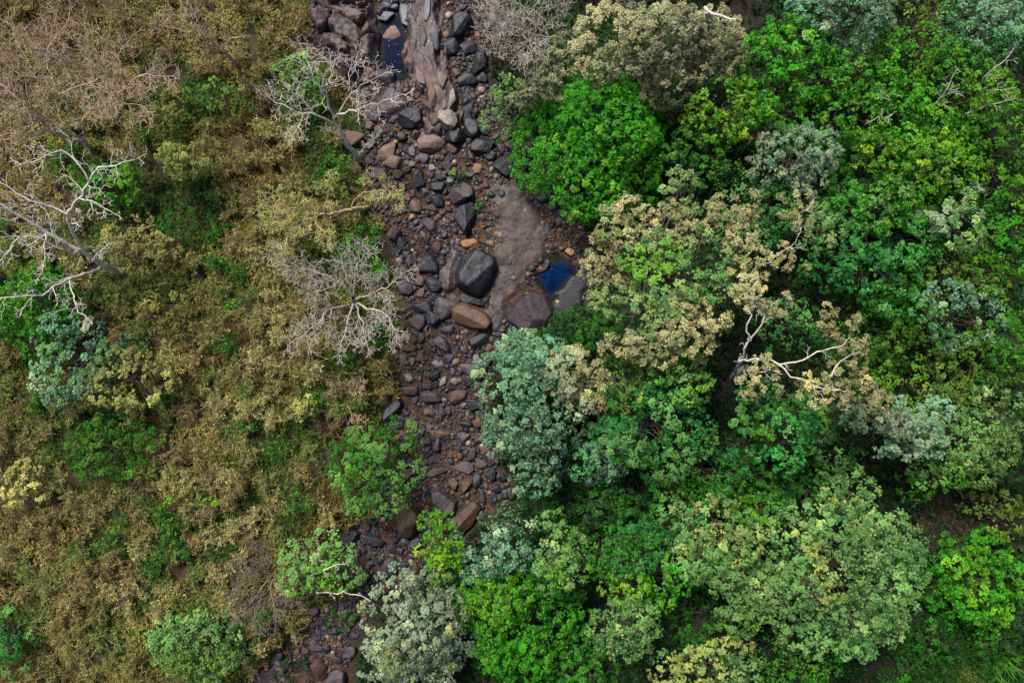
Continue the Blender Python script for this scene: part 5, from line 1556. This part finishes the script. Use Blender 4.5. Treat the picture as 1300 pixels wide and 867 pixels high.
# dry ground cover between the bushes: sprigs of small leaves at uneven height
def cover(name, label, n, zone_fn, colour_fn, hmax, Lr, mat, rg, x0, x1, y0, y1, seed, m=4, dens=0.0, on_rock=False):
    w = np.stack([rg.uniform(x0, x1, n), rg.uniform(y0, y1, n)], -1)
    k = zone_fn(w)
    if dens:
        k &= fbm(np.c_[w, 0 * w[:, 0]] * 1.1, seed + 3, 3) > dens
    w = w[k]
    n = len(w)
    hh = hmax * np.clip((fbm(np.c_[w, 0 * w[:, 0]] * 0.9, seed, 3) - 0.25) * 1.6, 0.05, 1) * rg.uniform(0.15, 1.0, n)
    z = ground_z(w[:, 0], w[:, 1], False)
    for lo, hi, st, Zs in (SHEETS if on_rock else ()):
        inn = (w > lo).all(1) & (w < hi).all(1)
        ij = np.floor((w[inn] - lo) / st).astype(int)
        z[inn] = np.maximum(z[inn], Zs[np.minimum(ij[:, 1], Zs.shape[0] - 1), np.minimum(ij[:, 0], Zs.shape[1] - 1)] + 0.01)
    p = np.c_[w, z + hh]
    ax = nrm(rg.normal(size=(n, 3)) * 0.4 + np.array([0, 0, 1.0]))
    t1, t2 = basis(ax)
    ph = rg.uniform(0, 6.28, (n, 1)) + np.arange(m) * (6.28 / m) + rg.normal(0, .3, (n, m))
    el = rg.uniform(-0.2, 0.8, (n, m))
    dd = (np.cos(el) * np.cos(ph))[..., None] * t1[:, None] + (np.cos(el) * np.sin(ph))[..., None] * t2[:, None] + np.sin(el)[..., None] * ax[:, None]
    cc = np.repeat(colour_fn(w, rg), m, 0) * rg.uniform(0.75, 1.25, (n * m, 1))
    L = rg.uniform(*Lr, n * m)
    o = build_leaves(name, np.repeat(p, m, 0), dd.reshape(-1, 3), np.repeat(ax, m, 0), L, L * rg.uniform(0.4, 0.6, n * m), cc, mat)
    tag(o, label, 'undergrowth', kind='stuff')

rg = np.random.default_rng(95)
cover('undergrowth', 'dry straw and olive undergrowth covering the scrub slope', 250000, lambda w: w[:, 0] < bank(LB, w[:, 1]) - 0.1 + (fbm(np.c_[w, 0 * w[:, 0]] * 0.9, 7, 3) - 0.5) * 2.0,
      scrub_colour, 0.85, (0.045, 0.095), LEAF_DRY, rg, -31, -3, -21, 21, 41, dens=0.3)
def forest_colour(w, rg):
    p = np.c_[w, 0 * w[:, 0]]
    t = smooth(0.4, 0.6, fbm(p * 0.35, 53, 3))[:, None]
    return (lin((15, 44, 11)) * (1 - t) + lin((32, 78, 16)) * t) * rg.uniform(0.55, 1.3, (len(w), 1))
CLEAR = np.array([(1140, 600), (1210, 600), (1300, 655), (1300, 690), (1255, 700), (1240, 740), (1200, 770), (1160, 700)], float)
CLEAR_W = np.array([P(x, y, 1.2)[:2] for x, y in CLEAR])
cover('undergrowth', 'dark green undergrowth on the shaded forest floor', 150000, lambda w: (w[:, 0] > bank(RB, w[:, 1]) + 0.3 + (fbm(np.c_[w, 0 * w[:, 0]] * 0.7, 9, 3) - 0.5) * 2.4) & ~((sdpoly(w[:, 0], w[:, 1], CLEAR_W) > 0.2) & (R.random(len(w)) < 0.75)),
      forest_colour, 1.6, (0.08, 0.16), LEAF, rg, -12, 31, -21, 21, 43, dens=0.3)
def litter_colour(w, rg):
    pal = lin(np.array([(176, 160, 132), (150, 118, 78), (120, 88, 56), (190, 180, 160), (96, 76, 56)]))
    return pal[rg.choice(5, len(w), p=[.25, .25, .2, .1, .2])]
cover('fallen_leaves', 'fallen dry leaves speckling the slab and the stream bed', 5200, lambda w: (w[:, 0] > bank(LB, w[:, 1])) & (w[:, 0] < bank(RB, w[:, 1]) + 0.6), litter_colour, 0.0, (0.03, 0.075), LEAF_DRY, rg, -14, 5, -18, 18, 47, m=1, on_rock=True)

def mould_colour(w, rg):
    pal = lin(np.array([(70, 58, 44), (48, 40, 32), (92, 80, 62), (60, 52, 46), (36, 48, 26)]))
    return pal[rg.choice(5, len(w), p=[.3, .3, .1, .2, .1])]
cover('fallen_leaves', 'dark leaf mould and dead leaves on the forest floor', 60000, lambda w: w[:, 0] > bank(RB, w[:, 1]) + 0.3, mould_colour, 0.12, (0.06, 0.14), LEAF_DRY, rg, -12, 31, -21, 21, 49, m=2)

# reed-like plants in the bottom corner
def blade_plant(px, py, r, h, pal, label, seed, n=170):
    rg = np.random.default_rng(seed)
    base = G(px, py, h * 0.5)
    root = empty('reed_plant', base)
    tag(root, label, 'plant', 'long bladed plants in the bottom corner')
    th = rg.uniform(0, 6.28, n)
    rr = r * K
    bs = base + np.c_[rg.normal(0, rr * 0.3, n), rg.normal(0, rr * 0.3, n), np.zeros(n)]
    e = rg.uniform(0.35, 1.2, n)
    pc = [lin(c) for c in PAL[pal]]
    vs, cs = [], []
    for seg, (t0, t1_) in enumerate(((0, .4), (.4, .75), (.75, 1.0))):
        def pt(t):
            return bs + np.c_[np.cos(th) * rr * 1.1 * t * np.cos(e), np.sin(th) * rr * 1.1 * t * np.cos(e), h * (np.sin(e) * 1.6 * t - 0.75 * t * t)]
        sd = np.c_[-np.sin(th), np.cos(th), np.zeros(n)]
        w0, w1 = 0.019 * (1.15 - t0), 0.019 * (1.15 - t1_)
        a, b = pt(t0), pt(t1_)
        vs.append(np.stack([a - sd * w0, b - sd * w1, b + sd * w1, a + sd * w0], 1))
        cs.append(np.repeat((pc[0] * .6 + pc[2] * .4) * np.linspace(.7, 1.3, n)[:, None], 4, 0))
    v = np.concatenate(vs).reshape(-1, 3)
    mesh_np('foliage', v, np.arange(len(v)).reshape(-1, 4), LEAF, root, np.concatenate(cs), False, base)
for i, (px, py, r, h, pal, lb) in enumerate([(1225, 850, 42, 1.7, 'dark', 'large clump of long dark green blades in the bottom corner'),
        (1275, 838, 34, 1.6, 'green', 'clump of long green blades at the photo edge'), (1232, 862, 16, 1.3, 'dry', 'clump of tan drying blades at the bottom edge')]):
    blade_plant(px, py, r, h, pal, lb, 700 + i)
T('leafy_shrub', 1198, 815, 52, 40, 2.4, 'fine', 'dark', 'dark green shrub between the huge domed tree and the long blades', cat='shrub', nl=7, gap=0.12, seed=130, accent='green', accent_p=.3)
T('leafy_shrub', 1275, 812, 54, 36, 2.4, 'mango', 'dark', 'dark green shrub at the photo edge below the bright green low tree', cat='shrub', nl=7, gap=0.12, seed=131, accent='green', accent_p=.3)
T('leafy_shrub', 1165, 858, 36, 26, 1.6, 'fine', 'dark', 'dark green shrub at the bottom edge beside the long dark blades', cat='shrub', nl=6, gap=0.12, seed=132, accent='green', accent_p=.3)
cover('fallen_leaves', 'dead leaves lying thickly in the dark forest clearing', 26000, lambda w: sdpoly(w[:, 0], w[:, 1], CLEAR_W) > -0.4, mould_colour, 0.3, (0.05, 0.12), LEAF_DRY, np.random.default_rng(99), 15, 26, -14, -4, 51, m=2)
print('LEAVES', NLEAF, 'ROCKS', len(rocks), 'SHRUBS', len(SHRUBS), 'longest label', max(len(str(o.get('label', '')).split()) for o in S.objects))
